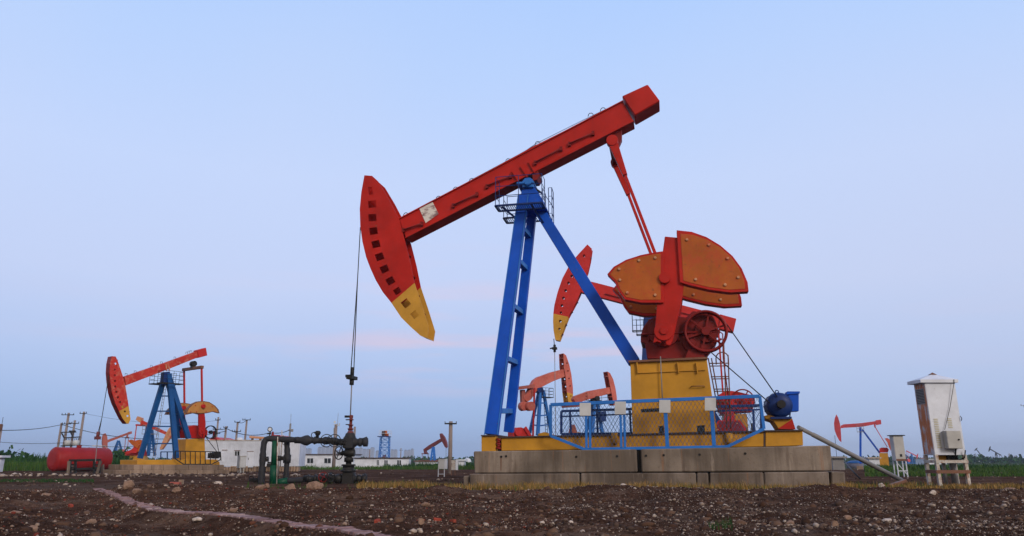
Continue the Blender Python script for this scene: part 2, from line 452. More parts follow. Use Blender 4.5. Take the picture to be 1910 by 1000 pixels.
# line of the brick edging on the ground (x, y)
def gpt(px, py, z=0.0):
    d = ray(px, py); t = (z - CAM.z) / d.z
    return CAM + d * t
EDGE = [gpt(*p) for p in [(176, 913), (205, 928), (248, 942), (285, 953), (330, 957), (380, 960), (430, 964), (500, 974), (580, 986), (650, 999), (760, 1020), (900, 1055)]]
EX = np.array([p.x for p in EDGE]); EY = np.array([p.y for p in EDGE])
def below_edge(x, y):
    """signed distance-like: > 0 on the camera's side of the edging (the dug-out side)"""
    yy = np.interp(x, EX, EY, left=EY[0], right=EY[-1])
    return yy - y
def ground(x, y):
    x = np.asarray(x, float); y = np.asarray(y, float)
    z = -0.8 * smooth(55, 120, y)
    rub = smooth(4, 7, y) * (1 - smooth(17.5, 20, y)) * (1 - smooth(14, 30, np.abs(x)))
    z = z + rub * (.24 * fbm(x * .45, y * .6, 4) + .17 * fbm(x * 1.9, y * 2.4, 5, .62) + .02)
    z = z + smooth(14.5, 16.5, y) * (1 - smooth(17.2, 19.5, y)) * .10 * (1 + 1.5 * fbm(x * .4, y * .6, 3)) * (1 - smooth(12, 20, np.abs(x)))
    z = z + (1 - smooth(30, 60, y)) * .02 * fbm(x * 1.2, y * 1.2, 3)
    b_ = below_edge(x, y); inx = smooth(-12.5, -10.5, x) * (1 - smooth(0, 2.5, x))
    z = z - .17 * smooth(.02, .45, b_) * inx * (1 - smooth(1.5, 4.0, b_))
    # keep it level beside the edging and the concrete base
    near = np.exp(-(b_ / .35) ** 2) * inx
    z = z * (1 - .8 * near)
    return z
def gz(x, y): return float(ground(np.array([x]), np.array([y]))[0])

ang = np.concatenate([np.linspace(-180, -58, 40)[:-1], np.linspace(-58, 58, 760), np.linspace(58, 180, 40)[1:-1]])
rad = np.concatenate([np.linspace(.2, 7, 24)[:-1], np.linspace(7, 28, 300), 28 * (5500 / 28) ** (np.arange(1, 90) / 89)])
A_, R_ = np.meshgrid(np.radians(ang), rad)
X = R_ * np.sin(A_); Y = -3 + R_ * np.cos(A_); Z = ground(X, Y)
nr, na = X.shape
verts = np.stack([X, Y, Z], -1).reshape(-1, 3)
i, j = np.meshgrid(np.arange(nr - 1), np.arange(na), indexing='ij'); j2 = (j + 1) % na
faces = np.stack([i * na + j, i * na + j2, (i + 1) * na + j2, (i + 1) * na + j], -1).reshape(-1, 4)[:, ::-1]
verts = np.vstack([verts, [[0, -3, float(ground(0, -3))]]])
fl = faces.tolist() + [[len(verts) - 1, (k + 1) % na, k] for k in range(na)]
me = bpy.data.meshes.new('ground'); me.from_pydata(verts.tolist(), [], fl)
me.polygons.foreach_set('use_smooth', [True] * len(me.polygons)); me.materials.append(M['soil'])
tr = me.attributes.new('track', 'FLOAT', 'POINT')
vx, vy = verts[:, 0], verts[:, 1]
tk = smooth(19.2, 20.0, vy + .25 * vx * .3 + .8 * fbm(vx * .3, vy * .3)) * (1 - smooth(24, 26, vy)) * (1 - smooth(-9, -6.5, vx)) * .8
tk = tk + smooth(-1.5, -.2, -vx - 12 + .4 * (vy - 12)) * (1 - smooth(13, 15, vy)) * .0
tr.data.foreach_set('value', np.clip(tk, 0, 1).astype(np.float32))
g_ = bpy.data.objects.new('ground', me); COL.objects.link(g_); tag(g_, 'dark brown rubble strewn soil of the oil field', kind='structure')

# ------------------------------------------------------------------ scatter helpers
def ico():
    p = (1 + 5 ** .5) / 2
    v = np.array([(-1, p, 0), (1, p, 0), (-1, -p, 0), (1, -p, 0), (0, -1, p), (0, 1, p), (0, -1, -p), (0, 1, -p), (p, 0, -1), (p, 0, 1), (-p, 0, -1), (-p, 0, 1)], float)
    f = np.array([(0, 11, 5), (0, 5, 1), (0, 1, 7), (0, 7, 10), (0, 10, 11), (1, 5, 9), (5, 11, 4), (11, 10, 2), (10, 7, 6), (7, 1, 8), (3, 9, 4), (3, 4, 2), (3, 2, 6), (3, 6, 8), (3, 8, 9), (4, 9, 5), (2, 4, 11), (6, 2, 10), (8, 6, 7), (9, 8, 1)])
    return v / np.linalg.norm(v, axis=1)[:, None], f
ICV, ICF = ico()
def rots(n):
    q = rng.normal(size=(n, 4)); q /= np.linalg.norm(q, axis=1)[:, None]; w, x, y, z = q.T
    return np.stack([1 - 2 * (y * y + z * z), 2 * (x * y - z * w), 2 * (x * z + y * w), 2 * (x * y + z * w), 1 - 2 * (x * x + z * z), 2 * (y * z - x * w), 2 * (x * z - y * w), 2 * (y * z + x * w), 1 - 2 * (x * x + y * y)], -1).reshape(n, 3, 3)
def np_mesh(name, v, f, material, smooth_=False):
    me_ = bpy.data.meshes.new(name); k = f.shape[1]
    me_.vertices.add(len(v)); me_.vertices.foreach_set('co', v.astype(np.float32).ravel())
    me_.loops.add(f.size); me_.loops.foreach_set('vertex_index', f.astype(np.int32).ravel())
    me_.polygons.add(len(f)); me_.polygons.foreach_set('loop_start', np.arange(0, f.size, k, dtype=np.int32))
    me_.update(calc_edges=True); me_.materials.append(material)
    o = bpy.data.objects.new(name, me_); COL.objects.link(o)
    return o
OCV = np.array([(1, 0, 0), (-1, 0, 0), (0, 1, 0), (0, -1, 0), (0, 0, 1), (0, 0, -1)], float)
OCF = np.array([(0, 2, 4), (2, 1, 4), (1, 3, 4), (3, 0, 4), (2, 0, 5), (1, 2, 5), (3, 1, 5), (0, 3, 5)])
def stones(name, x, y, size, material, sink=.25, flat=.6, small=False):
    n = len(x); z = ground(x, y); BV, BF = (OCV, OCF) if small else (ICV, ICF)
    V = BV[None] * (1 + .5 * (rng.random((n, len(BV), 1)) - .5)) * np.stack([1 + .5 * rng.random(n), .7 + .5 * rng.random(n), flat + .4 * rng.random(n)], -1)[:, None, :]
    rz = rng.random(n) * 6.283; tx = (rng.random(n) - .5) * .8
    c, s_ = np.cos(tx), np.sin(tx); V = np.stack([V[..., 0], V[..., 1] * c[:, None] - V[..., 2] * s_[:, None], V[..., 1] * s_[:, None] + V[..., 2] * c[:, None]], -1)
    c, s_ = np.cos(rz), np.sin(rz); V = np.stack([V[..., 0] * c[:, None] - V[..., 1] * s_[:, None], V[..., 0] * s_[:, None] + V[..., 1] * c[:, None], V[..., 2]], -1)
    V = V * size[:, None, None] + np.stack([x, y, z + size * (.5 - sink)], -1)[:, None, :]
    F = BF[None] + (np.arange(n) * len(BV))[:, None, None]
    return np_mesh(name, V.reshape(-1, 3), F.reshape(-1, 3), material)
def fan(n, y0, y1, az0, az1, p=1.0):
    """random ground places between distances y0..y1, evenly over the picture's ground"""
    y = y0 * (y1 / y0) ** (rng.random(n) ** p); a = az0 + (az1 - az0) * rng.random(n)
    return a * y, y
# rubble: gravel, stones
x, y = fan(190000, 6.4, 21, -.85, .85, .9)
dens = fbm(x * .8, y * .8, 4) + .12 * (y > 15)
k = rng.random(len(x)) < np.clip(.5 + 2.2 * dens, .08, 1); x, y = x[k], y[k]
sz = .005 + .009 * rng.random(len(x)) ** 2 + .012 * (rng.random(len(x)) < .05)
kl = x < .05 * y
tag(stones('gravel', x[kl], y[kl], sz[kl], M['stones'], small=True), 'reddish gravel and crushed brick scattered over the near soil', 'gravel', kind='stuff')
tag(stones('gravel', x[~kl], y[~kl], sz[~kl], M['stones_grey'], small=True), 'grey brown gravel scattered over the near soil on the right', 'gravel', kind='stuff')
x, y = fan(15000, 7.2, 20, -.85, .85, .75)
dens = fbm(x * .6 + 9, y * .6, 4); k = rng.random(len(x)) < np.clip(.35 + 2.2 * dens, .03, 1); x, y = x[k], y[k]
sz = .011 + .026 * rng.random(len(x)) ** 3 + .025 * (rng.random(len(x)) < .03)
kl = x < .05 * y
tag(stones('rubble', x[kl], y[kl], sz[kl], M['stones']), 'broken brick and stone rubble on the left bank', 'rubble', kind='stuff')
tag(stones('rubble', x[~kl], y[~kl], sz[~kl], M['stones_grey']), 'pale stone rubble on the right bank', 'rubble', kind='stuff')
x, y = fan(5200, 21, 60, -.85, .85, .9)
dens = fbm(x * .3 + 3, y * .5, 3); k = (rng.random(len(x)) < np.clip(.2 + 2.5 * dens, .02, 1)); x, y = x[k], y[k]
tag(stones('loose_stones', x, y, .02 + .05 * rng.random(len(x)) ** 2, M['stones_grey']), 'pale loose stones strewn over the flat dark soil farther back', 'stones', kind='stuff')
x, y = fan(420, 36.5, 39.5, -.72, -.2); tag(stones('stone_row', x, y, .04 + .10 * rng.random(len(x)) ** 2, M['stones_grey']), 'line of pale broken stones before the tank and the left plinth', 'stones', kind='stuff')

def blades(name, x, y, h, w, material, label, lean=.35, z=None, cat='grass'):
    n = len(x); zz = ground(x, y) if z is None else z
    a = rng.random(n) * 6.283; la = rng.random(n) * 6.283; l = lean * h * (.3 + rng.random(n))
    dx, dy = np.cos(a) * w / 2, np.sin(a) * w / 2
    b0 = np.stack([x - dx, y - dy, zz - .01], -1); b1 = np.stack([x + dx, y + dy, zz - .01], -1)
    mx, my = x + np.cos(la) * l * .35, y + np.sin(la) * l * .35
    m0 = np.stack([mx - dx * .7, my - dy * .7, zz + h * .6], -1); m1 = np.stack([mx + dx * .7, my + dy * .7, zz + h * .6], -1)
    t_ = np.stack([x + np.cos(la) * l, y + np.sin(la) * l, zz + h], -1)
    V = np.stack([b0, b1, m1, m0, t_], 1).reshape(-1, 3); o = (np.arange(n) * 5)[:, None]
    F = np.concatenate([o + np.array([0, 1, 2]), o + np.array([0, 2, 3]), o + np.array([3, 2, 4])], 0)
    return tag(np_mesh(name, V, F, material), label, cat, kind='stuff')
def patch(n, y0, y1, px0, px1, thr=0.0, fs=.7, gain=3.0, seed=0.0):
    x, y = fan(n, y0, y1, (px0 - 955) / 1290, (px1 - 955) / 1290)
    d = fbm(x * fs + seed, y * fs + seed, 4); k = rng.random(n) < np.clip(.5 + gain * (d - thr), 0, 1)
    return x[k], y[k]
# dry grass along the plinth
x, y = patch(90000, 17.6, 22.6, 690, 1640, .0, 1.0, 6)
hgt = .035 + .13 * rng.random(len(x)) ** 2 * (1.2 + 2.5 * fbm(x * 1.7, y * 1.7, 3))
blades('dry_grass', x, y, np.clip(hgt, .03, .3), .009 + .009 * rng.random(len(x)), M['drygrass'], 'short dry straw coloured grass along the foot of the concrete plinth')
x, y = patch(9000, 19.5, 24, 1590, 1830, .16, .8, 8, 3)
blades('dry_grass', x, y, .05 + .13 * rng.random(len(x)), .02, M['drygrass'], 'dry grass patches around the white cabinet legs')
x, y = patch(5000, 17.5, 27, 500, 1700, .14, .5, 7, 8)
blades('green_grass', x, y, .06 + .14 * rng.random(len(x)), .015, M['greengrass'], 'small green grass tufts on the rubble edge')
x, y = fan(90, 8.3, 9.0, .258, .29); blades('weed', x, y, .03 + .08 * rng.random(len(x)), .008, M['weeds'], 'little dark green weed on the near soil at the bottom edge')
x_c, y_c = fan(7000, 7.0, 20, -.85, .85, .7)
dens = fbm(x_c * .7 + 31, y_c * .9, 4); k_c = rng.random(len(x_c)) < np.clip(.35 + 2.4 * dens, .02, 1); x_c, y_c = x_c[k_c], y_c[k_c]
tag(stones('soil_clods', x_c, y_c, .02 + .055 * rng.random(len(x_c)) ** 3, M['clod'], sink=.45), 'brown earth clods turned up over the near soil', 'clods', kind='stuff')
# green fields
def field(name, n, y0, y1, px0, px1, h0, h1, w, m_, label, thr=-.05, fs=.25, seed=0.0, dz=0):
    x, y = patch(n, y0, y1, px0, px1, thr, fs, 4, seed)
    h = (h0 + (h1 - h0) * rng.random(len(x))) * (.6 + .9 * np.clip(.5 + 1.6 * fbm(x * .35 + 5, y * .35, 3), 0, 1))
    return blades(name, x, y, h, w, m_, label)
field('tall_grass', 30000, 53, 75, -60, 265, .25, .75, .05, M['greengrass'], 'tall green grass behind and left of the red tank', seed=2)
field('weeds', 16000, 62, 100, -60, 300, .4, 1.1, .14, M['weeds'], 'dark green weeds rising behind the tall grass on the left', seed=4)
field('reeds', 9000, 52, 66, 195, 258, .5, 1.0, .03, M['reeds'], 'brown reeds between the red tank and the left pumpjack')
field('tall_grass', 16000, 66, 108, 500, 900, .10, .42, .06, M['greengrass'], 'green grass strip in front of the white sheds', seed=6)
field('weeds', 5000, 88, 116, 735, 900, .3, .85, .11, M['weeds'], 'dark weeds right of the white sheds', seed=7)
field('short_grass', 12000, 36, 50, 1560, 2000, .05, .18, .04, M['greengrass'], 'short green grass behind the cabinets on the right', seed=1)
field('tall_grass', 30000, 48, 90, 1560, 2020, .08, .38, .06, M['greengrass'], 'green field grass on the right', seed=9)
field('weeds', 16000, 55, 110, 1560, 2020, .12, .5, .10, M['weeds'], 'dark green clumps in the right field', thr=.05, seed=12)
x, y = fan(1500, 27, 31, (80 - 955) / 1290, (240 - 955) / 1290); blades('green_grass', x, y, .02 + .05 * rng.random(len(x)), .02, M['weeds'], 'thin green patch beside the dirt track on the left')
# far hedges on the horizon
def leafmass(name, n, x0, x1, y0, y1, h, s, m_, label, cat='hedge'):
    x = x0 + (x1 - x0) * rng.random(n); y = y0 + (y1 - y0) * rng.random(n)
    top = h * (.30 + 1.3 * np.clip(.5 + 2.2 * fbm(x * .13, y * .13, 5, .6), 0, 1)); z = ground(x, y) + top * rng.random(n) ** .7
    Rm = rots(n); q = np.array([(-1, -.5, 0), (1, -.5, 0), (1, .5, 0), (-1, .5, 0)]) * s
    V = np.einsum('nij,kj->nki', Rm, q) * (.6 + .8 * rng.random(n))[:, None, None] + np.stack([x, y, z], -1)[:, None, :]
    F = np.arange(n * 4).reshape(-1, 4)
    return tag(np_mesh(name, V.reshape(-1, 3), F, m_), label, cat, kind='stuff')
leafmass('bushes', 9000, -78, -47, 88, 96, 2.0, .22, M['weeds'], 'dark green bushes along the left horizon')
leafmass('bushes', 2500, -14, -5, 112, 116, .9, .16, M['weeds'], 'green bushes behind the small white cabinets')
leafmass('far_hedge', 9000, 60, 420, 300, 330, 2.0, .7, M['weeds'], 'dark hedge line on the right horizon')
leafmass('far_hedge', 9000, -480, 60, 330, 380, 1.8, .7, M['weeds'], 'dark low hedge on the left horizon')

# ------------------------------------------------------------------ pumpjacks
def quad_hole(c, d, a, b_):
    """square hole round c, d the direction of its long side (photo points)"""
    l = math.hypot(*d); ux, uy = d[0] / l, d[1] / l
    return [(c[0] + ux * a * i + -uy * b_ * j, c[1] + uy * a * i + ux * b_ * j) for i, j in ((-1, -1), (1, -1), (1, 1), (-1, 1))]
def round_hole(c, r, n=10, sy=1.0):
    return [(c[0] + r * math.cos(6.2832 * i / n), c[1] + r * sy * math.sin(6.2832 * i / n)) for i in range(n)]

def horse_head(fr, t, spec, mred, mtip, minner):
    hw = spec['hw']; th = spec.get('pt', .03)
    parts = [('head', 0), ('tip', 1)]
    h = None
    for yl, first in ((-hw, True), (hw, False)):
        mb = MB()
        for key, mi in parts:
            if key not in spec: continue
            holes = spec.get(key + '_holes', []) if (first or spec.get('through')) else []
            off = fr.ey * (0 if first else 2 * hw - th)
            P = [p + off for p in fr.P(spec[key], -hw)]
            H_ = [[p + off for p in fr.P(q, -hw)] for q in holes]
            mb.prism(P, fr.ey * th, H_, mi)
        if first: h = mb.build('horse_head', [mred, mtip], t); par = h
        else: mb.build('side_plate', [mred, mtip], par)
    arc = fr.P(spec['arc'], -hw); c = fr.L(*spec['joint'], -hw)
    inn = [p + (c - p).normalized() * th * 1.3 for p in arc]
    ya = spec.get('arc_tip')      # points after this index are in the tip colour
    mb = MB()
    for i in range(len(arc) - 1):
        mi = 1 if (ya is not None and i >= ya) else 0
        mb.prism([arc[i] + fr.ey * th, arc[i + 1] + fr.ey * th, inn[i + 1] + fr.ey * th, inn[i] + fr.ey * th], fr.ey * (2 * hw - 2 * th), mi=mi)
    mb.build('arc_plate', [spec.get('arcmat', mred), mtip], par)
    for p in spec.get('ribs', []):
        q = fr.L(*p, -hw); MB().tube([q + fr.ey * th, q + fr.ey * (2 * hw - th)], .045, 6).build('cross_rib', minner, par)
    return h

def beam_box(fr, t, name, poly, bw, m_, bevel=.012, flange=False):
    mb = MB().prism(fr.P(poly, -bw), fr.ey * 2 * bw)
    return mb.build(name, m_, t, bevel=bevel)

def legs(fr, t, lst, m_, name='leg', rungs=(), rm=None):
    outl = []
    for (a, b_, w, d) in lst:
        p, q = fr.L(*a), fr.L(*b_)
        if not isinstance(w, tuple): w = (w, w)
        outl.append((p, q)); MB().member(p, q, w[0], d, fr.ey, w[1]).build(name, m_, t, bevel=.012)
    for (i, j, ks, r) in rungs:
        for k in ks:
            p = outl[i][0].lerp(outl[i][1], k); q = outl[j][0].lerp(outl[j][1], k)
            MB().member(p, q, r, r, fr.ez).build('cross_brace', rm or m_, t)
    return outl

def cage(fr, t, xa, xb, ya, yb, z, h, m_, r=.014, mids=2, nposts=4, open_end=True, grate=True):
    """little service platform with railing; local metres"""
    f = MB()
    for (a, b_) in (((xa, ya), (xb, ya)), ((xa, yb), (xb, yb)), ((xa, ya), (xa, yb)), ((xb, ya), (xb, yb))):
        f.member(fr.W(*a, z), fr.W(*b_, z), .07, .05, fr.ez)
    if grate:
        n = max(3, int(abs(xb - xa) / .07))
        for i in range(1, n):
            x = xa + (xb - xa) * i / n; f.member(fr.W(x, ya, z), fr.W(x, yb, z), .03, .008, fr.ez)
    pl = f.build('platform', m_, t)
    g = MB(); out_y = ya if abs(ya) > abs(yb) else yb; in_y = yb if out_y == ya else ya
    for i in range(nposts):
        x = xa + (xb - xa) * i / (nposts - 1); g.tube([fr.W(x, out_y, z), fr.W(x, out_y, z + h)], r, 5)
    for x in (xa, xb): g.tube([fr.W(x, in_y, z), fr.W(x, in_y, z + h)], r, 5)
    for k in range(mids + 1):
        zz = z + h * (1 - k / (mids + 1))
        g.tube([fr.W(xa, in_y, zz), fr.W(xa, out_y, zz), fr.W(xb, out_y, zz), fr.W(xb, in_y, zz)], r, 5)
    g.build('railing', m_, pl)

def crank_set(fr, t, sp, mats, far=True):
    """sp: arm polygon, weights [(polygon, y offset)], hub centre; all traced in the near crank's plane"""
    yn = sp['yn']; sep = sp['sep']; td = sp.get('arm_t', .16)
    for s in ((0, 1) if far else (0,)):
        off = fr.ey * (sep * s)
        mb = MB().prism([p + off for p in fr.P(sp['arm'], yn)], fr.ey * td)
        c = fr.L(*sp['hub'], yn) + off
        mb.cyl(c + fr.ey * (td / 2), fr.ey, sp['hr'], td + .10, 24)
        for dx, dz in ((0, 0),): mb.cyl(c - fr.ey * .06, fr.ey, sp['hr'] * .45, .08, 6)
        arm = mb.build('crank_arm', mats['arm'], t, bevel=.015)
        if 'pin' in sp:
            q = fr.L(*sp['pin'], yn) + off
            MB().cyl(q - fr.ey * .05, fr.ey, sp['hr'] * .6, .3, 16).build('wrist_pin', mats['arm'], arm)
        for wp, dy in sp['weights']:
            P = [p + off + fr.ey * dy for p in fr.P(wp, yn)]
            mb = MB().prism(P, fr.ey * sp['wt'])
            cen = sum(P, Vector()) / len(P)
            face = [cen + (p - cen) * .90 - fr.ey * .012 for p in P]
            mb.prism(face, fr.ey * .02, mi=1)
            for k in range(len(P)):
                if k % 2: continue
                q = cen + (P[k] - cen) * .72
                mb.cyl(q - fr.ey * .03, fr.ey, sp.get('bolt', .035), .06, 6, mi=2)
            mb.build('counterweight', [mats['rim'], mats['weight'], mats['bolt']], t, bevel=.02)

def smooth_poly(pts, n=2):
    return pts

# ---- the big pumpjack in front
F0 = Frame(985, 340, 24.5, 12, ground=0.0)
T = F0.empty('pumpjack', label='largest pumpjack, red beam and horsehead on blue legs, standing on the near concrete plinth',
             cat='pumpjack', group='pumpjacks of the oil field')
L = F0.L; ey = F0.ey; ez = F0.ez; ex = F0.ex
HO = [(679.6, 327), (694, 328), (705, 338), (723, 368), (744, 408), (755, 448), (765, 488), (773, 528), (728 + 2, 565), (714, 545), (701, 523), (691, 501), (683, 480), (676, 451), (672, 422), (671, 390), (674, 358)]
HT = [(773, 528), (787, 570), (800, 612), (797, 631), (784, 626), (765, 609), (748, 592), (730, 565)]
HH = [(691, 356), (694, 381), (694.5, 406), (696.5, 431), (701, 455.5), (708, 479), (717, 502), (728, 524), (741.5, 545)]
hh = []
for i_, c_ in enumerate(HH):
    d_ = (HH[min(i_ + 1, 8)][0] - HH[max(i_ - 1, 0)][0], HH[min(i_ + 1, 8)][1] - HH[max(i_ - 1, 0)][1])
    hh.append(quad_hole(c_, d_, 6.5 if i_ else 7, 7.5 if i_ else 4))
hh[-1] = quad_hole((741, 543), (.5, .8), 5.5, 6.5)
ht = [quad_hole((757, 566), (.62, .78), 7, 7), quad_hole((773.5, 587), (.62, .78), 6, 6)]
horse_head(F0, T, dict(hw=.36, head=HO, tip=HT, head_holes=hh, tip_holes=ht, arc=[(679.6, 327), (674, 358), (671, 390), (672, 422), (676, 451), (683, 480), (691, 501), (701, 523), (714, 545), (730, 565), (748, 592), (765, 609), (784, 626), (797, 631)],
           arc_tip=9, joint=(745, 430), ribs=[(697, 337), (753, 470), (761, 510), (769, 545), (780, 580)]), M['red'], M['yellow_tip'], M['red_dark'])
BW = .27
beam = beam_box(F0, T, 'walking_beam', [(744, 409), (900, 324.3), (1000, 270), (1162, 189), (1182, 226.5), (1080, 276), (966, 335), (757, 444)], BW, M['red'])
MB().prism(F0.P([(1160, 179), (1208, 157), (1231, 188), (1184, 215)], -.42), ey * .84).build('tail_box', M['red'], beam, bevel=.03)
# top and bottom flange lips of the beam
mb = MB()
for a, b_ in (((744, 409), (1162, 189)), ((757, 444), (1182, 226.5))):
    p, q = L(*a, -BW), L(*b_, -BW); up = (q - p).cross(ey).normalized()
    mb.member(p + ey * (BW), q + ey * (BW), .035, 2 * BW + .12, ey)
mb.build('flange', M['red'], beam)
# saddle stiffeners
mb = MB()
for a, b_ in (((955, 319), (967, 339)), ((971, 310), (984, 331)), ((986, 302), (998, 323))):
    mb.member(L(*a, -BW - .04), L(*b_, -BW - .04), .035, .09, ey)
mb.build('stiffener', M['red'], beam)
# grab rods on the side
for (a, b_) in (((752, 429), (786, 417)), ((845, 383), (889, 362)), ((908, 347), (952, 328)), ((998, 303), (1046, 277)), ((1062, 268), (1106, 248))):
    mb = MB(); p, q = L(*a, -BW - .09), L(*b_, -BW - .09)
    mb.tube([p, q], .032, 6)
    for c in (p, q): mb.box(c + ey * .04, .10, .11, .15, ex, ey, ez)
    mb.build('grab_bar', M['red_dark'], beam)
# white sign plate with a dark smudge
m_, t_, bs_ = mat('worn_white_sign')
c_ = mix(t_, mrange(t_, noise(t_, 2.2, 4, .6, stretch=(1, 1, 2.2)), .5, .6), (.62, .60, .58), (.22, .13, .14))
t_.links.new(c_, bs_.inputs['Base Color'])
o_ = MB().prism(F0.P([(782, 389), (807, 377), (818, 399), (794, 416)], -BW - .02), ey * .015).build('sign_plate', m_, beam)
o_['label'] = 'worn white plate on the side of the red beam'
# hoops on the top
for c in ((757, 403), (818, 372), (850, 355), (880, 339), (948, 302), (1003, 270), (1102, 217), (1125, 207)):
    p = L(*c, -.1); MB().tube([p + ex * .1 * math.cos(a) + ez * .13 * math.sin(a) for a in (0, .6, 1.2, 1.9, 2.5, 3.14)], .014, 5).build('lifting_hoop', M['dark'], beam)
mb = MB(); mb.tube([L(880, 335, 0), L(966, 289, 0), L(1000, 270, 0)], .008, 5)
mb.tube([L(966, 291, -.2), L(1000, 268, -.2), L(1080, 228, -.2), L(1150, 194, -.2)], .01, 5)
mb.build('hand_line', M['dark'], beam)
# bridle, carrier, rod
c0 = L(656.5, 705, 0)
for s in (-.16, .16):
    MB().tube([L(672.2, 424, s), L(673 - 6, 520, s), c0 + ey * s * .8 + ez * .1], .017, 6).build('bridle_cable', M['dark'], T)
cb = MB().box(c0, .22, .5, .12, ex, ey, ez); cb.cyl(c0 + ez * .2, ez, .07, .35, 12); cb.cyl(c0 - ez * .15, ez, .08, .2, 12); cb.box(c0 + ez * .07 - ex * .16, .18, .06, .1, ex, ey, ez)
cb.build('carrier_bar', M['dark'], T, bevel=.01)
MB().tube([c0, L(653.5, 777, 0)], .022, 8).build('polished_rod', M['steel'], T)
# post
lg = legs(F0, T, [((917, 811, -1.25), (977, 366, -.30), (.41, .36), .26), ((949, 806, 1.25), (994, 385, .30), (.33, .30), .24)], M['blue'])
for k in (.06, .09, .30, .52, .715, .86)[1:]:
    p = lg[0][0].lerp(lg[0][1], k); q = lg[1][0].lerp(lg[1][1], k)
    MB().member(p, q, .17, .2, ex).build('cross_brace', M['blue_rail'], T, bevel=.01)
ap = MB()
for pt, qb in lg[:1]:
    ap.member(pt - ex * .20 - ey * .14, qb - ex * .175 - ey * .14, .03, .03, ey); ap.member(pt + ex * .21 - ey * .14, qb + ex * .185 - ey * .14, .03, .03, ey)
ap.build('leg_edge_strip', M['blue_rail'], T)
legs(F0, T, [((1183, 676, 0), (1003, 388, 0), (.41, .37), .36)], M['blue'], 'rear_leg')
MB().prism(F0.P([(973, 354), (997, 349), (1012, 372), (1020, 390), (966, 392)], -.42), ey * .84).build('post_cap', M['blue'], T, bevel=.015)
bl = MB().prism(F0.P([(974, 349), (974, 338), (979, 332), (988, 331), (994, 335), (995, 349)], -.52), ey * 1.0)
bl.cyl(L(984.5, 341, -.55), ey, .12, .1, 16); bl.box(L(985, 351, 0), .62, 1.15, .08, ex, ey, ez)
bl.build('saddle_bearing', M['blue_rail'], T, bevel=.015)
br = MB().prism(F0.P([(992, 325), (1003, 318), (1007, 327), (1001, 336), (994, 337)], -.3), ey * .6)
br.build('saddle_bracket', M['red_dark'], T, bevel=.01)
MB().member(L(996, 350, -.3), L(1010, 360, -.3), .05, .1, ey).build('bracket_bar', M['dark'], T)
x0, _, z0 = F0.loc(L(924, 384, -1.2)); x1 = F0.loc(L(1011, 379, -1.2))[0]
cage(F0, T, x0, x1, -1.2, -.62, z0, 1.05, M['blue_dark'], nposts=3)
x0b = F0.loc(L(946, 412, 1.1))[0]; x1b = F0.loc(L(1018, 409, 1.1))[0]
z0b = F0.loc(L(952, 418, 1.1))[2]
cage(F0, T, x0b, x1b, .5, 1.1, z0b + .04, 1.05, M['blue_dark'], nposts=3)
# caged ladder end
mb = MB(); xa_, _, zt = F0.loc(L(1029, 350, .5)); zb = F0.loc(L(1029, 414, .5))[2]
for (xx, yy) in ((xa_, .5), (xa_ - .02, 1.0), (xa_ - .12, .5)):
    mb.tube([F0.W(xx, yy, zt), F0.W(xx, yy, zb)], .015, 5)
for k in range(5):
    z = zt + (zb - zt) * k / 4; mb.tube([F0.W(xa_, .5, z), F0.W(xa_ - .02, 1.0, z)], .013, 5); mb.tube([F0.W(xa_ - .12, .5, z), F0.W(xa_, .5, z)], .01, 5)
mb.tube([F0.W(x1, -.62, z0 + .5), F0.W(xa_, .5, z0 + .5)], .013, 5); mb.tube([F0.W(x1, -.62, z0 + .1), F0.W(xa_, .5, z0 - .1)], .013, 5)
mb.build('ladder_cage', M['blue_dark'], T)
mb = MB()
for (a, b_) in (((936, 386, -1.0), (966, 410, -.35)), ((990, 381, -1.0), (1015, 418, -.1))):
    mb.member(L(*a), L(*b_), .06, .06, ey)
mb.build('platform_strut', M['blue_dark'], T)
# tail bearing, equalizer, pitmans
PS = .95
e0 = L(1142, 264, -PS); e1 = e0 + ey * 2 * PS
eqm = (e0 + e1) / 2
mb = MB().member(e0 - ey * .12, e1 + ey * .12, .22, .26, ex); mb.cyl(e0, ex, .13, .3, 12)
eqb = mb.build('equalizer_bar', M['red_dark'], T, bevel=.02)
mb = MB().prism([L(1128, 258, 0) - ey * .15, L(1160, 243, 0) - ey * .15, L(1160, 262, 0) - ey * .15, L(1150, 284, 0) - ey * .15, L(1140, 274, 0) - ey * .15], ey * .3)
mb.build('tail_bearing', M['red_dark'], T, bevel=.02)
pin = L(1240, 520, -PS)
for s in (0, 1):
    a = e0 + ey * 2 * PS * s; b_ = pin + ey * 2 * PS * s; d = (b_ - a)
    mb = MB().member(a, a + d * .26, .33, .2, ey, .15); mb.member(a + d * .25, b_, .10, .10, ey); mb.cyl(b_, ey, .17, .2, 16); mb.cyl(a, ey, .2, .26, 16)
    mb.build('pitman_arm', M['red'], T, bevel=.012)
crank_set(F0, T, dict(yn=-1.22, sep=2.2, arm=[(1222, 606), (1221, 627), (1218, 640), (1226, 637), (1233, 640), (1234, 622), (1240, 622), (1242, 643), (1250, 645), (1255, 635), (1260, 612), (1272, 560), (1280, 500), (1284, 445), (1240, 441), (1232, 500), (1226, 560)],
          hub=(1238, 618), hr=.30, pin=(1240, 520), wt=.34, bolt=.05, arm_t=.18,
          weights=[([(1262, 431), (1290, 434), (1318, 444), (1343, 459), (1366, 479), (1383, 502), (1394, 528), (1396, 545), (1360, 547), (1322, 542), (1284, 533), (1268, 528)], -.1),
                   ([(1238, 470), (1222, 472), (1196, 477), (1168, 486), (1145, 499), (1133, 513), (1147, 527), (1155, 545), (1166, 560), (1196, 566), (1238, 566)], -.1)]),
          dict(arm=M['red'], rim=M['red'], weight=M['orange'], bolt=M['cream']))
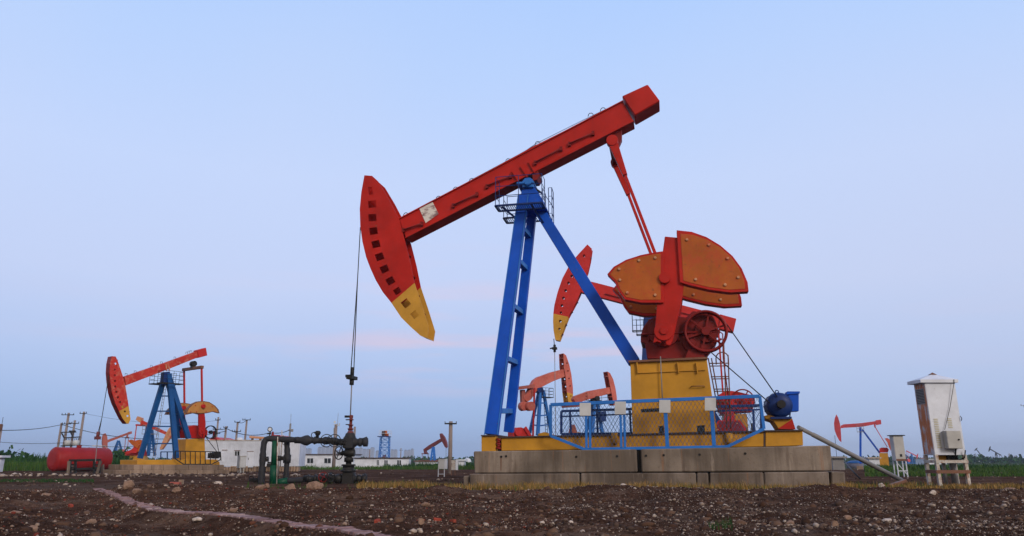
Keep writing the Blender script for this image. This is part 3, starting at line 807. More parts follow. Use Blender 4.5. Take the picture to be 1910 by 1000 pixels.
# gearbox
gb = MB().prism(F0.P([(1207, 669), (1203, 640), (1195, 639), (1195, 627), (1199, 611), (1210, 596), (1230, 587), (1258, 588), (1280, 592), (1292, 580), (1330, 586), (1337, 606), (1337, 640), (1324, 655), (1318, 668)], -.62), ey * 1.24)
gb.box(L(1265, 628, 0), (L(1335, 628, 0) - L(1197, 628, 0)).length, 1.5, .08, ex, ey, ez)
gbo = gb.build('gearbox', M['red_dark'], T, bevel=.03)
mb = MB()
for c, r_ in (((1238, 618), .5), ((1290, 640), .28), ((1318, 618), .36)):
    mb.cyl(L(*c, -.66), ey, r_, .14, 28); mb.cyl(L(*c, -.74), ey, r_ * .45, .1, 16)
for i in range(9):
    c = (1210 + i * 14, 632); mb.cyl(L(*c, -.72), ez, .03, .16, 6)
mb.build('bearing_cover', M['red_dark'], gbo, bevel=.01)
mb = MB().prism(F0.P([(1278, 668), (1285, 650), (1310, 655), (1316, 668)], -.85), ey * .3); mb.build('gearbox_foot', M['red_dark'], gbo)
pc = L(1316.5, 617.5, -.95)
rr_ = (L(1357, 617.5, -.95) - L(1276, 617.5, -.95)).length / 2
mb = MB().ring(pc, ey, rr_ - .03, .045, 56, 8).ring(pc + ey * .09, ey, rr_ - .03, .045, 56, 8).ring(pc + ey * .18, ey, rr_ - .03, .045, 56, 8)
mb.cyl(pc + ey * .1, ey, .13, .3, 20)
for k in range(6):
    a = .3 + k * math.pi / 3; d = ex * math.cos(a) + ez * math.sin(a)
    mb.member(pc + ey * .12 + d * .1, pc + ey * .12 + d * (rr_ - .03), .05, .05, ey)
mb.build('pulley_wheel', M['red_dark'], T)
mb = MB(); mb.tube([L(1334, 612, -1.0), L(1348, 623, -1.0), L(1349, 668, -1.0), L(1361, 760, -1.0)], .02, 6); mb.tube([L(1331, 640, -1.0), L(1346, 632, -1.0)], .035, 6)
mb.build('brake_linkage', M['red_dark'], T)
# motor at the tail end
mc = L(1451.5, 757, -.35)
mb = MB().lathe(mc - ey * .45, ey, [(0, .02), (0.0, .16), (.02, .30), (.10, .37), (.2, .38), (.9, .38), (1.0, .33), (1.05, .1)], 32)
mb.cyl(mc - ey * .5, ey, .11, .12, 16)
for k in range(16):
    a = k * math.pi / 8; d = ex * math.cos(a) + ez * math.sin(a); mb.member(mc - ey * .2 + d * .37, mc + ey * .45 + d * .37, .025, .05, d)
mb.box(mc - ez * .38, .6, .8, .06, ex, ey, ez); mb.ring(mc + ez * .42, ey, .05, .015, 12, 5)
mot = mb.build('motor', M['blue_dark'], T)
MB().cyl(mc - ey * .62, ey, .12, .22, 20).build('motor_pulley', M['dark'], mot)
jb = MB().prism(F0.P([(1470, 734), (1490, 734), (1490, 767), (1472, 768)], -.55), ey * .35); jb.prism(F0.P([(1467, 733), (1468, 730), (1492, 730), (1492, 734), (1467, 736)], -.6), ey * .45)
jb.build('junction_box', M['blue'], T, bevel=.01)
MB().tube([L(1474, 768, -.4), L(1473, 778, -.4), L(1468, 783, -.4)], .02, 6).build('motor_cable', M['dark'], T)
mb = MB().prism(F0.P([(1425, 776), (1432, 774), (1478, 781), (1483, 801), (1453, 801), (1443, 786), (1428, 781)], -.62), ey * .9)
mm_ = mb.build('motor_mount', M['yellow'], T, bevel=.01)
MB().prism(F0.P([(1451, 800), (1478, 782), (1484, 801)], -.68), ey * .06).build('gusset', M['red'], mm_)
pmo = mc - ey * .62; r_s = .13
for (a, b_) in (((1355, 604), (1450, 741)), ((1327, 658), (1436, 752))):
    for k in range(2):
        MB().tube([L(*a, -.92 + .09 * k), L(*b_, -.92 + .09 * k)], .018, 6).build('drive_belt', M['dark'], T)
# tower
tw = MB().prism(F0.P([(1175.5, 675), (1318, 668), (1338, 805), (1180, 810)], -.95), ey * 1.9).build('gear_tower', M['yellow'], T, bevel=.012)
mb = MB().prism(F0.P([(1172, 672.5), (1320, 665.5), (1320, 669.5), (1172, 676)], -1.06), ey * 2.12); mb.build('top_flange', M['rust'], tw)
mb = MB()
for x_ in (1188, 1264, 1299): mb.prism(F0.P([(x_ - 1, 676), (x_ + 1, 676), (x_ + 3, 695), (x_ + 1.5, 697)], -1.05), ey * .1)
mb.member(L(1188, 696, -.98), L(1316, 690, -.98), .02, .03, ey); mb.build('gusset', M['yellow'], tw)
MB().tube([L(1232, 665, -1.06), L(1236, 756, -1.06)], .018, 6).build('oil_pipe', M['steel'], tw)
MB().tube([L(1289, 722, -.96), L(1290, 720.5, -1.05), L(1313, 720, -1.05), L(1314, 722, -.96)], .014, 6).build('handle', M['rust'], tw)
for q_ in ([(1300, 794), (1314, 793), (1315, 806), (1301, 807)], [(1196, 763), (1234, 761), (1234, 767), (1196, 769)], [(1229, 795), (1238, 794), (1239, 809), (1230, 810)]):
    MB().prism(F0.P(q_, -.965), ey * .02).build('vent', M['dark'], tw)
# ladder on the tower's tail side
lad = MB(); yl_ = -.2
for (a, b_) in (((1321, 668), (1340, 770)), ((1327, 668), (1345, 770)), ((1358, 662), (1363, 800)), ((1350, 640), (1356, 800))):
    lad.tube([L(*a, yl_), L(*b_, yl_)], .02, 6)
for (y_, xl, xr) in ((678, 1322, 1359), (683, 1323, 1359), (703, 1326, 1360), (707, 1327, 1361), (726, 1331, 1362), (730, 1332, 1362), (750, 1336, 1363), (775, 1341, 1364)):
    lad.tube([L(xl, y_, yl_), L(xr, y_ - .5, yl_)], .018, 6)
lad.tube([L(1336, 680, yl_)] + [L(1347 + 11.5 * math.cos(math.pi - a * math.pi / 8), 668 - 11 * math.sin(a * math.pi / 8), yl_) for a in range(9)] + [L(1359, 680, yl_)], .02, 6)
lad.build('ladder', M['rust'], T)
# base frame
bf = MB().prism(F0.P([(935, 816), (1180, 811), (1425, 805), (1425, 833), (1180, 837), (935, 841)], -1.28), ey * 2.56)
bf.prism(F0.P([(1428, 804), (1497, 803), (1498, 831), (1428, 833)], -1.30), ey * 2.6); bf.prism(F0.P([(898, 813), (925, 812), (925, 842), (898, 842)], -1.34), ey * 2.7)
bfo = bf.build('base_frame', M['yellow'], T, bevel=.01)
mb = MB()
for a_, b_, h_ in (((897, 812.5), (926, 811.8), 1.41), ((928, 815.7), (1426, 804.7), 1.36), ((1427, 803.6), (1498, 802.6), 1.37)):
    mb.member(L(*a_, -h_) + ey * h_, L(*b_, -h_) + ey * h_, .035, 2 * h_, ey)
mb.prism(F0.P([(1424.5, 805), (1427.5, 805), (1427.5, 833), (1424.5, 833)], -1.29), ey * .05)
mb.build('frame_flange', M['roofdark'], bfo)
mb = MB()
for i in range(5): mb.tube([L(926 + 2 * (i % 2), 819 + i * 4, -1.36), L(934 - 2 * (i % 2), 821 + i * 4, -1.36)], .035, 6)
mb.build('chain', M['red_dark'], bfo)
MB().prism(F0.P([(1004, 809), (1015, 806), (1032, 811), (1032, 815), (1004, 815)], -1.0), ey * .5).build('deck_hump', M['yellow'], bfo)
MB().lathe(L(1361, 829, -1.33), ez, [(0, .07), (.06, .11), (.32, .11)], 16).build('oil_pot', M['yellow'], bfo)
MB().lathe(L(1147, 829, -1.33), ez, [(0, .06), (.06, .10), (.34, .10)], 16).build('oil_pot', M['yellow'], bfo)

# ---- plinth under it: concrete blocks
P0 = F0.empty('concrete_plinth', label='long stained concrete plinth of big blocks under the largest pumpjack', cat='plinth')
def block(poly, y0, w, m_, nm='block'):
    return MB().prism(F0.P(poly, y0), ey * w).build(nm, m_, P0, bevel=.03)
block([(883, 842), (1187, 838), (1189, 881), (885, 883)], -1.95, 3.9, M['concrete'])
block([(1195, 838), (1549, 831), (1553, 878.5), (1197, 881)], -1.95, 3.9, M['concrete'])
def lowblock(xa, xb, ya, yb, y0=-2.05, w=4.1):
    P = F0.P([(xa, ya), (xb, yb), (xb, 902), (xa, 906)], y0)
    P[2].z = P[3].z = -.15
    MB().prism(P, ey * w).build('footing_block', M['concrete_low'], P0, bevel=.03)
lowblock(864, 875, 888, 887, -1.9, 3.6); lowblock(876, 1080.5, 884, 883); lowblock(1083, 1298, 883, 882); lowblock(1299.5, 1321, 882, 882); lowblock(1324, 1424, 882, 881); lowblock(1425.5, 1546, 881, 880); lowblock(1550, 1576, 880, 880, -1.8, 3.6)
mb = MB().prism(F0.P([(1186, 839), (1196, 839), (1197, 905), (1188, 905)], -1.7), ey * 3.2); mb.build('joint', M['dark'], P0)
mb = MB()
for x_, y_ in ((944, 851), (935, 852), (1075, 852), (1151, 851), (1205, 850), (1238, 849), (1305, 848), (1390, 846)):
    mb.cyl(L(x_, y_, -1.955), ey, .035, .03, 8)
mb.prism(F0.P([(933.5, 852), (935.5, 852), (935, 878), (933.8, 878)], -1.956), ey * .02, mi=1)
mb.build('tie_hole', [M['dark'], M['rust']], P0)

# ---- wire mesh guard rail
S0 = F0.empty('safety_fence', label='light blue guard fence with chain link mesh and four grey plates along the plinth edge', cat='fence')
yf = -1.75
def rail(a, b_, w=.075, yl=yf, m_='blue_rail', name='rail'):
    MB().member(L(*a, yl), L(*b_, yl), w, .06, ey).build(name, M[m_], S0, bevel=.006)
corners = [(1027, 755), (1417, 739), (1425, 800), (1356, 833.5), (1090, 838), (1027, 813)]
for i in range(6):
    rail(corners[i], corners[(i + 1) % 6], .085 if i != 0 else .10, name='post' if i in (1, 5) else 'rail')
for a, b_ in (((1093, 764), (1094, 837)), ((1100, 764), (1101, 837)), ((1157, 762), (1159, 836)), ((1164, 762), (1166, 836)), ((1241, 765), (1245, 835)), ((1327, 762), (1332, 833))):
    rail(a, b_, .07 if b_[0] < 1200 else .11, name='post')
for c in ((1091.5, 763.5), (1157, 761), (1240, 758), (1325, 754)):
    MB().prism(F0.P([(c[0] - 10.5, c[1] - 12), (c[0] + 10.5, c[1] - 12), (c[0] + 10.5, c[1] + 12), (c[0] - 10.5, c[1] + 12)], yf - .06), ey * .02).build('plate', M['plate'], S0, bevel=.004)
def clip_line(poly, p, d):
    """parts of the line p + t d inside a convex polygon (2d)"""
    t0, t1 = -1e9, 1e9; n = len(poly)
    ar = sum(poly[i][0] * poly[(i + 1) % n][1] - poly[(i + 1) % n][0] * poly[i][1] for i in range(n))
    sg = 1 if ar > 0 else -1
    for i in range(n):
        a, b_ = poly[i], poly[(i + 1) % n]; nx, nz = -(b_[1] - a[1]) * sg, (b_[0] - a[0]) * sg
        dn = nx * d[0] + nz * d[1]; pn = nx * (p[0] - a[0]) + nz * (p[1] - a[1])
        if abs(dn) < 1e-9:
            if pn < 0: return None
        else:
            t = -pn / dn
            if dn > 0: t0 = max(t0, t)
            else: t1 = min(t1, t)
    return (t0, t1) if t1 - t0 > .03 else None
def chain_mesh(poly_px, yl, pitch=.105, r=.0055, m_='steel_mesh', parent=None, ang=1.05):
    loc = [F0.loc(L(x_, y_, yl)) for x_, y_ in poly_px]; poly = [(a, c) for a, _, c in loc]; y_ = loc[0][1]
    xs = [p[0] for p in poly]; zs = [p[1] for p in poly]; mb = MB()
    for s in (1, -1):
        d = (math.cos(ang), s * math.sin(ang)); n = (-d[1], d[0]); c0_ = (xs[0], zs[0])
        rng_ = [(p[0] - c0_[0]) * n[0] + (p[1] - c0_[1]) * n[1] for p in poly]
        k = min(rng_)
        while k < max(rng_):
            p = (c0_[0] + n[0] * k, c0_[1] + n[1] * k); t = clip_line(poly, p, d)
            if t: mb.tube([F0.W(p[0] + d[0] * t[0], y_ + s * .004, p[1] + d[1] * t[0]), F0.W(p[0] + d[0] * t[1], y_ + s * .004, p[1] + d[1] * t[1])], r, 3, cap=False)
            k += pitch
    mb.build('wire_mesh', M[m_], parent, recalc=False)
M['steel_mesh'] = paint('blue_grey_wire', (.06, .12, .24), .1)
chain_mesh(corners, yf, parent=S0)
# far side of the same guard
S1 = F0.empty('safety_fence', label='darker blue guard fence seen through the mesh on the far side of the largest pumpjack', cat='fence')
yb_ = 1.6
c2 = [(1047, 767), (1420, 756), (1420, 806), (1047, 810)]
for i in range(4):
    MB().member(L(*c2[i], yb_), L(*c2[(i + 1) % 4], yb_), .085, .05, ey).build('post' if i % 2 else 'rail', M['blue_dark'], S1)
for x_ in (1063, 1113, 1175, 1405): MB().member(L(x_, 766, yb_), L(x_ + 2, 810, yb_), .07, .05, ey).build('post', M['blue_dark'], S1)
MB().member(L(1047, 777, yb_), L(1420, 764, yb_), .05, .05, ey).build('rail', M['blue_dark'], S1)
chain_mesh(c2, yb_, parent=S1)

# ---- leaning pipe
a_ = L(1489, 797, -.9); g1 = at(1682, 896, 24.6)
o_ = MB().tube([a_, a_.lerp(g1, .13), a_.lerp(g1, .131), g1 - (a_ - g1).normalized() * .0], [.06, .06, .072, .072], 12).build('steel_pipe', M['steel'], None)
tag(o_, 'long grey steel pipe slanting from the big base frame down to the rubble', 'pipe')

# ------------------------------------------------------------------ wellhead of the big pumpjack
WX = L(651, 850, 0); wc = lambda py, px=650.5: L(px, py, 0)
WH = thing('wellhead', (WX.x, WX.y, 0), 0, 'dark wellhead valve tree with red stuffing box under the largest pumpjack', 'wellhead')
X_, Y_ = Vector((1, 0, 0)), Vector((0, 1, 0))
mW = F0.m(650, 850, 0)
def at_w(px, py, dy=0.0):
    p = at(px, py, WX.y + dy); return p
def stack(prof, m_, name, n=20):
    """prof: (py, half width in photo px) from the bottom upwards, along the tree's axis"""
    base = at_w(650, prof[0][0]); pr = []
    for py, r_ in prof: pr.append((at_w(650, py).z - base.z, r_ * mW))
    xx = WX.x
    return MB().lathe(Vector((xx, WX.y, base.z)), ez, pr, n).build(name, m_, WH)
stack([(906, 12), (903, 12), (903, 8), (880, 8), (880, 13), (876, 13), (876, 10), (869, 10), (869, 12), (866, 12), (866, 5), (851, 5)], M['dark'], 'casing_head')
stack([(862, 7.5), (861, 7.5), (861, 8), (853, 8), (853, 5)], M['dark'], 'flange')
stack([(851, 5), (846, 5), (846, 9), (842, 9), (842, 5), (830, 5), (830, 8), (826, 8)], M['dark'], 'lower_valve')
stack([(838, 8), (815, 10), (812, 8.5), (809, 8), (807, 5)], M['wrap'], 'cross_body')
stack([(818, 9.5), (813, 9), (806, 5), (804, 4.5)], M['maroon'], 'bonnet')
stack([(803.5, 4), (802, 4), (801, 5), (799, 5), (799, 3), (794, 3), (794, 4.5), (792, 4.5), (792, 2.6), (784, 2.6), (784, 4.5), (782, 4.5), (782, 2.6), (778, 3.5), (775, 3.5), (774, 1.5)], M['stuffing'], 'stuffing_box')
MB().tube([at_w(643, 777), at_w(655, 777)], .04, 8).build('clamp_bolt', M['dark'], WH)
MB().tube([at_w(645, 792), at_w(656, 792)], .02, 6).tube([at_w(645, 783), at_w(656, 783)], .02, 6).build('clamp_bolt', M['dark'], WH)
def hp(x0, x1, py, prof, m_, name, dy=0, parent=WH):
    """horizontal body from x0 to x1 at row py: prof (fraction, half height px)"""
    a = at_w(x0, py, dy); b_ = at_w(x1, py, dy); l = (b_ - a).length
    return MB().lathe(a, (b_ - a), [(f * l, r_ * mW) for f, r_ in prof], 20).build(name, m_, parent)
hp(628, 686, 825, [(0, 6), (.25, 6), (.27, 8), (.45, 8), (.62, 8), (.64, 6), (.70, 6), (.72, 7.5), (.80, 7.5), (.81, 5), (.85, 5), (.86, 7.5), (.99, 7.5), (1, 6)], M['wrap'], 'cross_arm')
hp(624, 684, 893, [(0, 6), (.08, 8), (.2, 8), (.22, 5), (.3, 5), (.32, 8), (.5, 8), (.65, 8), (.66, 5), (.70, 5), (.71, 7), (.80, 7), (.82, 5), (.86, 5), (.87, 7.5), (.99, 7.5), (1, 6)], M['dark'], 'lower_arm')
MB().box(at_w(650, 893), 20 * mW, .42, 22 * mW).build('housing_block', M['dark'], WH, bevel=.03)
MB().box(at_w(651, 826), 17 * mW, .38, 20 * mW).build('cross_block', M['wrap'], WH, bevel=.03)
hp(634, 662, 845, [(0, 2), (.1, 2), (.12, 4), (.3, 4), (.32, 6.5), (.95, 6.5), (1, 5)], M['dark'], 'gate_valve', dy=-.05)
def wheel(c, axis, r, parent, m_='dark', tr=.02):
    mb = MB().ring(c, axis, r, tr, 28, 6); a = Vector(axis).normalized(); u = a.orthogonal().normalized(); v = a.cross(u)
    for k in range(4):
        d = u * math.cos(k * math.pi / 2 + .4) + v * math.sin(k * math.pi / 2 + .4); mb.tube([c, c + d * r], tr * .8, 5)
    mb.tube([c - a * .06, c + a * .12], tr * 1.4, 6)
    return mb.build('handwheel', M[m_], parent)
wheel(at_w(632, 845, -.1), Vector((1, -.55, 0)), .21, WH)
for px_, py_, rr, mm__ in ((609, 822, .21, 'dark'), (624, 822, .21, 'dark'), (642, 828, .12, 'dark')):
    wheel(at_w(px_, py_, -.22), Vector((.55, -1, 0)), rr, WH, mm__, .016)
for px_, py_, mm__ in ((603, 890, 'red_dark'), (616, 890, 'dark')):
    wheel(at_w(px_, py_, -.2), Vector((.7, -1, 0)), .16, WH, mm__, .014)
MB().tube([at_w(676, 820), at_w(685, 817)], .05, 8).build('plug', M['dark'], WH)
MB().tube([at_w(676, 889), at_w(682, 884)], .04, 8).build('plug', M['dark'], WH)

PG = thing('pipe_manifold', (at_w(540, 900).x, WX.y, 0), 0, 'black wrapped pipe loop with green riser left of the wellhead', 'pipework')
rnd = random.Random(5)
def wrapped(pts, r0, name, m_='wrap', jitter=.12, seg=.09):
    P = [Vector(p) for p in pts]; outp = []; rs = []
    for a, b_ in zip(P, P[1:]):
        n = max(2, int((b_ - a).length / seg))
        for i in range(n): outp.append(a.lerp(b_, i / n)); rs.append(r0 * (1 + jitter * (rnd.random() - .5) * 2))
    outp.append(P[-1]); rs.append(r0)
    return MB().tube(outp, rs, 14).build(name, M[m_], PG)
wrapped([at_w(487, 905), at_w(489, 870), at_w(491, 838), at_w(492.5, 826), at_w(496, 819.5), at_w(503, 818), at_w(516, 819), at_w(540, 820), at_w(560, 821)], .105, 'riser_pipe')
MB().lathe(at_w(550, 821), at_w(598, 822) - at_w(550, 821), [(0, .11), (.2, .11), (.35, .17), (.45, .18), (.58, .10), (.65, .10), (.68, .14), (.78, .10), (.9, .1)], 16).build('wrapped_valve', M['wrap'], PG)
wrapped([at_w(598, 822), at_w(606, 822), at_w(616, 822), at_w(630, 824)], .115, 'branch_pipe', jitter=.2)
MB().tube([at_w(510, 906), at_w(511, 868)], .13, 16).tube([at_w(511, 868), at_w(513, 822)], .10, 16).build('green_riser', M['green'], PG)
MB().tube([at_w(512, 901), at_w(537, 897)], .115, 14).build('green_elbow', M['green'], PG)
wrapped([at_w(535, 824, .25), at_w(536, 850, .25), at_w(533, 895, .25)], .095, 'riser_pipe')
MB().cyl(at_w(535.5, 856, .25), ez, .13, .28, 14).build('pipe_collar', M['wrap'], PG)
wrapped([at_w(533, 897), at_w(565, 895), at_w(600, 893), at_w(625, 893)], .09, 'lower_pipe')
hp(566, 592, 893, [(0, 5), (.3, 6), (.32, 7), (.4, 7), (.42, 5), (.8, 5), (.82, 7), (.9, 7), (1, 5)], M['dark'], 'coupling', parent=PG)
hp(596, 625, 892, [(0, 5), (.1, 8), (.2, 8), (.22, 6), (.6, 7), (.62, 9), (.75, 9), (.76, 6), (1, 6)], M['dark'], 'gate_valve', parent=PG)
# gauge
g0 = at_w(504, 801, -.05)
MB().cyl(g0, Vector((0, 1, 0)), .075, .05, 20).ring(g0 - Y_ * .03, Y_, .075, .012, 20, 5).build('gauge', M['dark'], PG)
MB().cyl(g0 - Y_ * .03, Y_, .06, .012, 20).build('gauge_face', M['white'], PG)
MB().tube([at_w(504, 805), at_w(503, 812), at_w(506, 818)], .022, 8).box(at_w(502, 809), .12, .06, .05).build('gauge_stem', M['dark'], PG)
MB().lathe(at_w(508, 818), ez, [(0, .06), (.08, .055), (.16, .04), (.22, .03), (.25, .0)], 12).build('relief_valve', M['red_dark'], PG)
MB().tube([at_w(516, 813), at_w(522, 813)], .03, 6).build('handle', M['red_dark'], PG)
# angle valve on top
v0 = at_w(592, 810)
MB().lathe(at_w(592, 818), ez, [(0, .05), (.1, .05), (.12, .08), (.2, .09), (.26, .07)], 12).box(v0 + X_ * .0 + ez * .05, .2, .12, .06).ring(v0 - X_ * .12 - ez * .03, Y_, .09, .015, 16, 5).build('angle_valve', M['dark'], PG)
mb = MB().ring(at_w(530, 826, -.1), Y_, .06, .01, 16, 5); mb.build('handwheel', M['dark'], PG)
for px_, py_ in ((497, 858), (502, 868)):
    MB().box(at_w(px_, py_), .14, .1, .12).tube([at_w(px_ - 3, py_ - 5), at_w(px_ + 4, py_ - 5)], .03, 6).build('small_valve', M['dark'], PG)
MB().box(at_w(525, 855, .1), .3, .12, .14).cyl(at_w(521, 855, 0), X_, .09, .1, 12).build('flange_block', M['dark'], PG)
MB().tube([at_w(516, 905, -.14), at_w(518, 815, -.14)], .018, 6).build('conduit', M['white_rusty'], PG)
MB().ring(at_w(599, 900, .0), Vector((.3, 1, 0)), .12, .014, 20, 5).build('handwheel', M['red_dark'], PG)
for px_ in (470, 476):
    pass
o_ = thing('valve_stub', at_w(473, 900, 1.2) - ez * .1, 0, 'small black valve stub low on the soil left of the pipe loop', 'valve')
mb = MB().box(at_w(473, 895, 1.2), .3, .1, .12).ring(at_w(469, 892, 1.2), Y_, .08, .02, 14, 5).ring(at_w(478, 896, 1.2), Y_, .07, .02, 14, 5).tube([at_w(473, 895, 1.2), at_w(473, 904, 1.2)], .04, 8)
mb.build('valve_body', M['dark'], o_)
# small white sign / post by the riser
o_ = MB().tube([at(521, 824, 27), at(519.5, 888, 27)], .022, 6).tube([at(526, 803, 27), at(525.5, 824, 27), at(523, 870, 27)], .018, 6).build('conduit_post', M['white_rusty']); tag(o_, 'thin pale conduit post standing behind the green riser', 'post')

# ------------------------------------------------------------------ left pumpjack
GA = 'pumpjacks of the oil field'
FA = Frame(318, 700, 42.5, -52)
TA = FA.empty('pumpjack', label='red worn pumpjack with yellow horsehead tip standing left of the white container', cat='pumpjack', group=GA)
LA = FA.L; eyA, exA = FA.ey, FA.ex
sp = dict(hw=.24, pt=.025, through=True,
    head=[(208.5, 664.5), (216, 665), (221, 677), (229, 701), (234, 720), (238, 745), (240, 757), (222, 767), (215, 752), (209, 733), (206, 713), (204.5, 695), (205.5, 678)],
    tip=[(240, 757), (243.6, 782), (240, 790.5), (236, 790), (229, 781), (222, 767)],
    head_holes=[round_hole(c, 2.1, 8) for c in ((215.5, 678.5), (214, 689.5), (214, 700), (214.3, 710.5), (215, 721), (217, 731), (220, 741), (224, 750))],
    tip_holes=[round_hole(c, 2.1, 8) for c in ((228.5, 759), (233, 767.5), (238, 776))],
    arc=[(208.5, 664.5), (205.5, 678), (204.5, 695), (206, 713), (209, 733), (215, 752), (222, 767), (229, 781), (236, 790), (240, 790.5)], arcmat=M['red_dark'],  # arc plate in darker red: shade of its unlit side put into the colour
    joint=(231, 712), ribs=[(219, 672), (238, 748), (241, 768)])
horse_head(FA, TA, sp, M['red_worn'], M['yellow_tip'], M['red_dark'])
bA = beam_box(FA, TA, 'walking_beam', [(232, 702.5), (310, 676), (368, 655), (371, 666), (316, 688), (235, 719)], .17, M['red_worn'])
MB().prism(FA.P([(368, 653), (384.5, 648.5), (387, 663), (371, 667.5)], -.24), eyA * .48).build('tail_box', M['red_b'], bA, bevel=.02)
mb = MB()
for x_ in (309, 314): mb.member(LA(x_, 680, -.19), LA(x_ + 2, 692, -.19), .06, .06, eyA)
mb.build('stiffener', M['cream'], bA)
mb = MB()
for c in ((235, 700), (252, 695), (282, 685), (301, 678), (326, 669), (348, 660), (352, 658), (356, 657)):
    p = LA(*c, -.05); MB().tube([p - exA * .06, p - exA * .05 + ez * .1, p + exA * .05 + ez * .1, p + exA * .06], .012, 5).build('lifting_hoop', M['dark'], bA)
PA_ = 1.0
la = legs(FA, TA, [((329 + 0, 855, -.75), (315, 697, -.12), .27, .2), ((261, 855, .75), (309, 697, .12), .27, .2),
                   ((352, 818, -.55), (316, 705, -.10), .26, .2), ((336, 816, .55), (312, 705, .10), .26, .2)], M['blue_a'],
          rungs=[(0, 1, (.17, .37, .55, .73, .88), .07), (2, 3, (.2, .4, .6, .8), .07)])
la2 = None
MB().prism(FA.P([(306, 694), (317, 693), (320, 718), (305, 718)], -.18), eyA * .36).build('post_cap', M['blue_dark'], TA)
mb = MB()
p0, q0 = la[0][0].lerp(la[1][0], .62), la[0][1].lerp(la[1][1], .5)
for s in (-.12, .12): mb.tube([p0 + eyA * s, q0 + eyA * s * .8], .014, 5)
for k in range(26):
    c = p0.lerp(q0, k / 26); mb.tube([c - eyA * .12, c + eyA * .12], .01, 4)
mb.build('ladder', M['steel'], TA)
xa_, _, za_ = FA.loc(LA(290, 715, 0)); xb_ = FA.loc(LA(330, 716, 0))[0]
cage(FA, TA, xa_, xb_, -.75, -.2, za_, .7, M['dark'], r=.012, nposts=3, grate=False); cage(FA, TA, xa_, xb_, .2, .75, za_, .7, M['dark'], r=.012, nposts=3, grate=False)
en = LA(376, 686, -PA_)
en = LA(376, 685, -PA_); ef = en + eyA * 2 * PA_
MB().member(en - eyA * .1, ef + eyA * .1, .17, .17, exA).build('equalizer_bar', M['rust'], TA, bevel=.01)
mid = (en + ef) / 2
MB().member(mid, mid + ez * .38, .25, .2, exA).cyl(mid + ez * .28, eyA, .17, .3, 12).build('tail_bearing', M['dark'], TA)
pn = LA(377, 756, -PA_)
for s in (0, 1):
    o2 = eyA * 2 * PA_ * s
    MB().member(en + o2, pn + o2, .09, .09, eyA).build('pitman_arm', M['red_b'], TA)
dome = [(345, 771), (349, 762), (357, 754), (367, 749), (378, 748), (390, 750), (401, 757), (407, 764), (409, 771), (398, 768), (385, 771), (372, 772), (360, 771)]
crank_set(FA, TA, dict(yn=-PA_ - .2, sep=2 * PA_ + .2, arm=[(371, 810), (371, 770), (372, 756), (382, 756), (382, 771), (384, 790), (383, 812), (380, 817), (378, 806), (376, 817)],
          hub=(377, 804), hr=.19, pin=(377, 758), wt=.22, bolt=.03, arm_t=.12, weights=[(dome, -.05)]),
          dict(arm=M['red'], rim=M['rust'], weight=M['orange_a'], bolt=M['red']))
gA = MB().prism(FA.P([(352, 817), (350, 805), (353, 796), (362, 793), (376, 794), (384, 799), (388, 804), (387, 812), (382, 818)], -.5), eyA * 1.0)
gA.build('gearbox', M['red'], TA, bevel=.02)
pcA = LA(393, 812 - 6, -.75); rA = .36
MB().ring(pcA, eyA, rA, .03, 36, 6).ring(pcA + eyA * .08, eyA, rA, .03, 36, 6).cyl(pcA, eyA, .1, .2, 12).build('pulley_wheel', M['dark'], TA)
MB().prism(FA.P([(391, 818), (397, 815), (399, 803), (401, 806), (402, 820)], -.6), eyA * .06).build('belt_guard', M['red_dark'], TA)
for a, b_ in (((385, 817), (404, 842)), ((400, 803), (408, 842))): MB().tube([LA(*a, -.8), LA(*b_, -.8)], .02, 5).build('drive_belt', M['dark'], TA)
MB().cyl(LA(402, 849, -.5), eyA, .2, .5, 16).box(LA(396, 850, -.4), .35, .4, .3, exA, eyA, ez).build('motor', M['dark'], TA)
tA = MB().prism(FA.P([(347.5, 819), (382, 818), (383, 858), (344, 858)], -.7), eyA * 1.4).build('gear_tower', M['yellow'], TA, bevel=.01)
bA_ = MB().prism(FA.P([(256, 858), (405, 857), (410, 863), (410, 867), (256, 867)], -1.0), eyA * 2.0).build('base_frame', M['yellow'], TA, bevel=.01)
FAp = TA
PAo = FA.empty('concrete_plinth', label='tan concrete plinth of stepped blocks under the red pumpjack left of the container', cat='plinth')
for i, (xa, xb) in enumerate(((250, 265.5), (266, 283), (283.5, 305), (305.5, 328), (328.5, 352), (352.5, 378), (378.5, 408), (408.5, 418))):
    MB().prism(FA.P([(xa, 867), (xb, 867), (xb, 877), (xa, 877)], -1.5), eyA * 3.0).build('block', M['concrete_tan'], PAo, bevel=.02)
for i, (xa, xb) in enumerate(((243, 270), (270.5, 302), (302.5, 335), (335.5, 368), (368.5, 400), (400.5, 428))):
    P = FA.P([(xa, 877), (xb, 877), (xb, 885), (xa, 885)], -1.6); P[2].z = P[3].z = -.1
    MB().prism(P, eyA * 3.2).build('footing_block', M['concrete_tan'], PAo, bevel=.02)
SA = FA.empty('safety_fence', label='dark low guard fence around the base of the red pumpjack left of the container', cat='fence')
ca = [(327, 841.5), (411, 843), (412, 857), (395, 866), (342, 866), (327, 856)]
mb = MB()
for i in range(6): mb.member(LA(*ca[i], -1.3), LA(*ca[(i + 1) % 6], -1.3), .05, .04, eyA)
mb.build('rail', M['dark'], SA)
for k in range(1, 9):
    x_ = 327 + k * 9.3; MB().member(LA(x_, 842, -1.3), LA(x_ + .5, 866 if 342 < x_ < 395 else 859, -1.3), .035, .03, eyA).build('post', M['dark'], SA)
mb = MB()
for i, (a, b_) in enumerate((((300, 843), (335, 843)), ((300, 843), (300, 856)), ((312, 843), (312, 856)), ((324, 843), (324, 856)))): mb.member(LA(*a, 1.2), LA(*b_, 1.2), .05, .04, eyA)
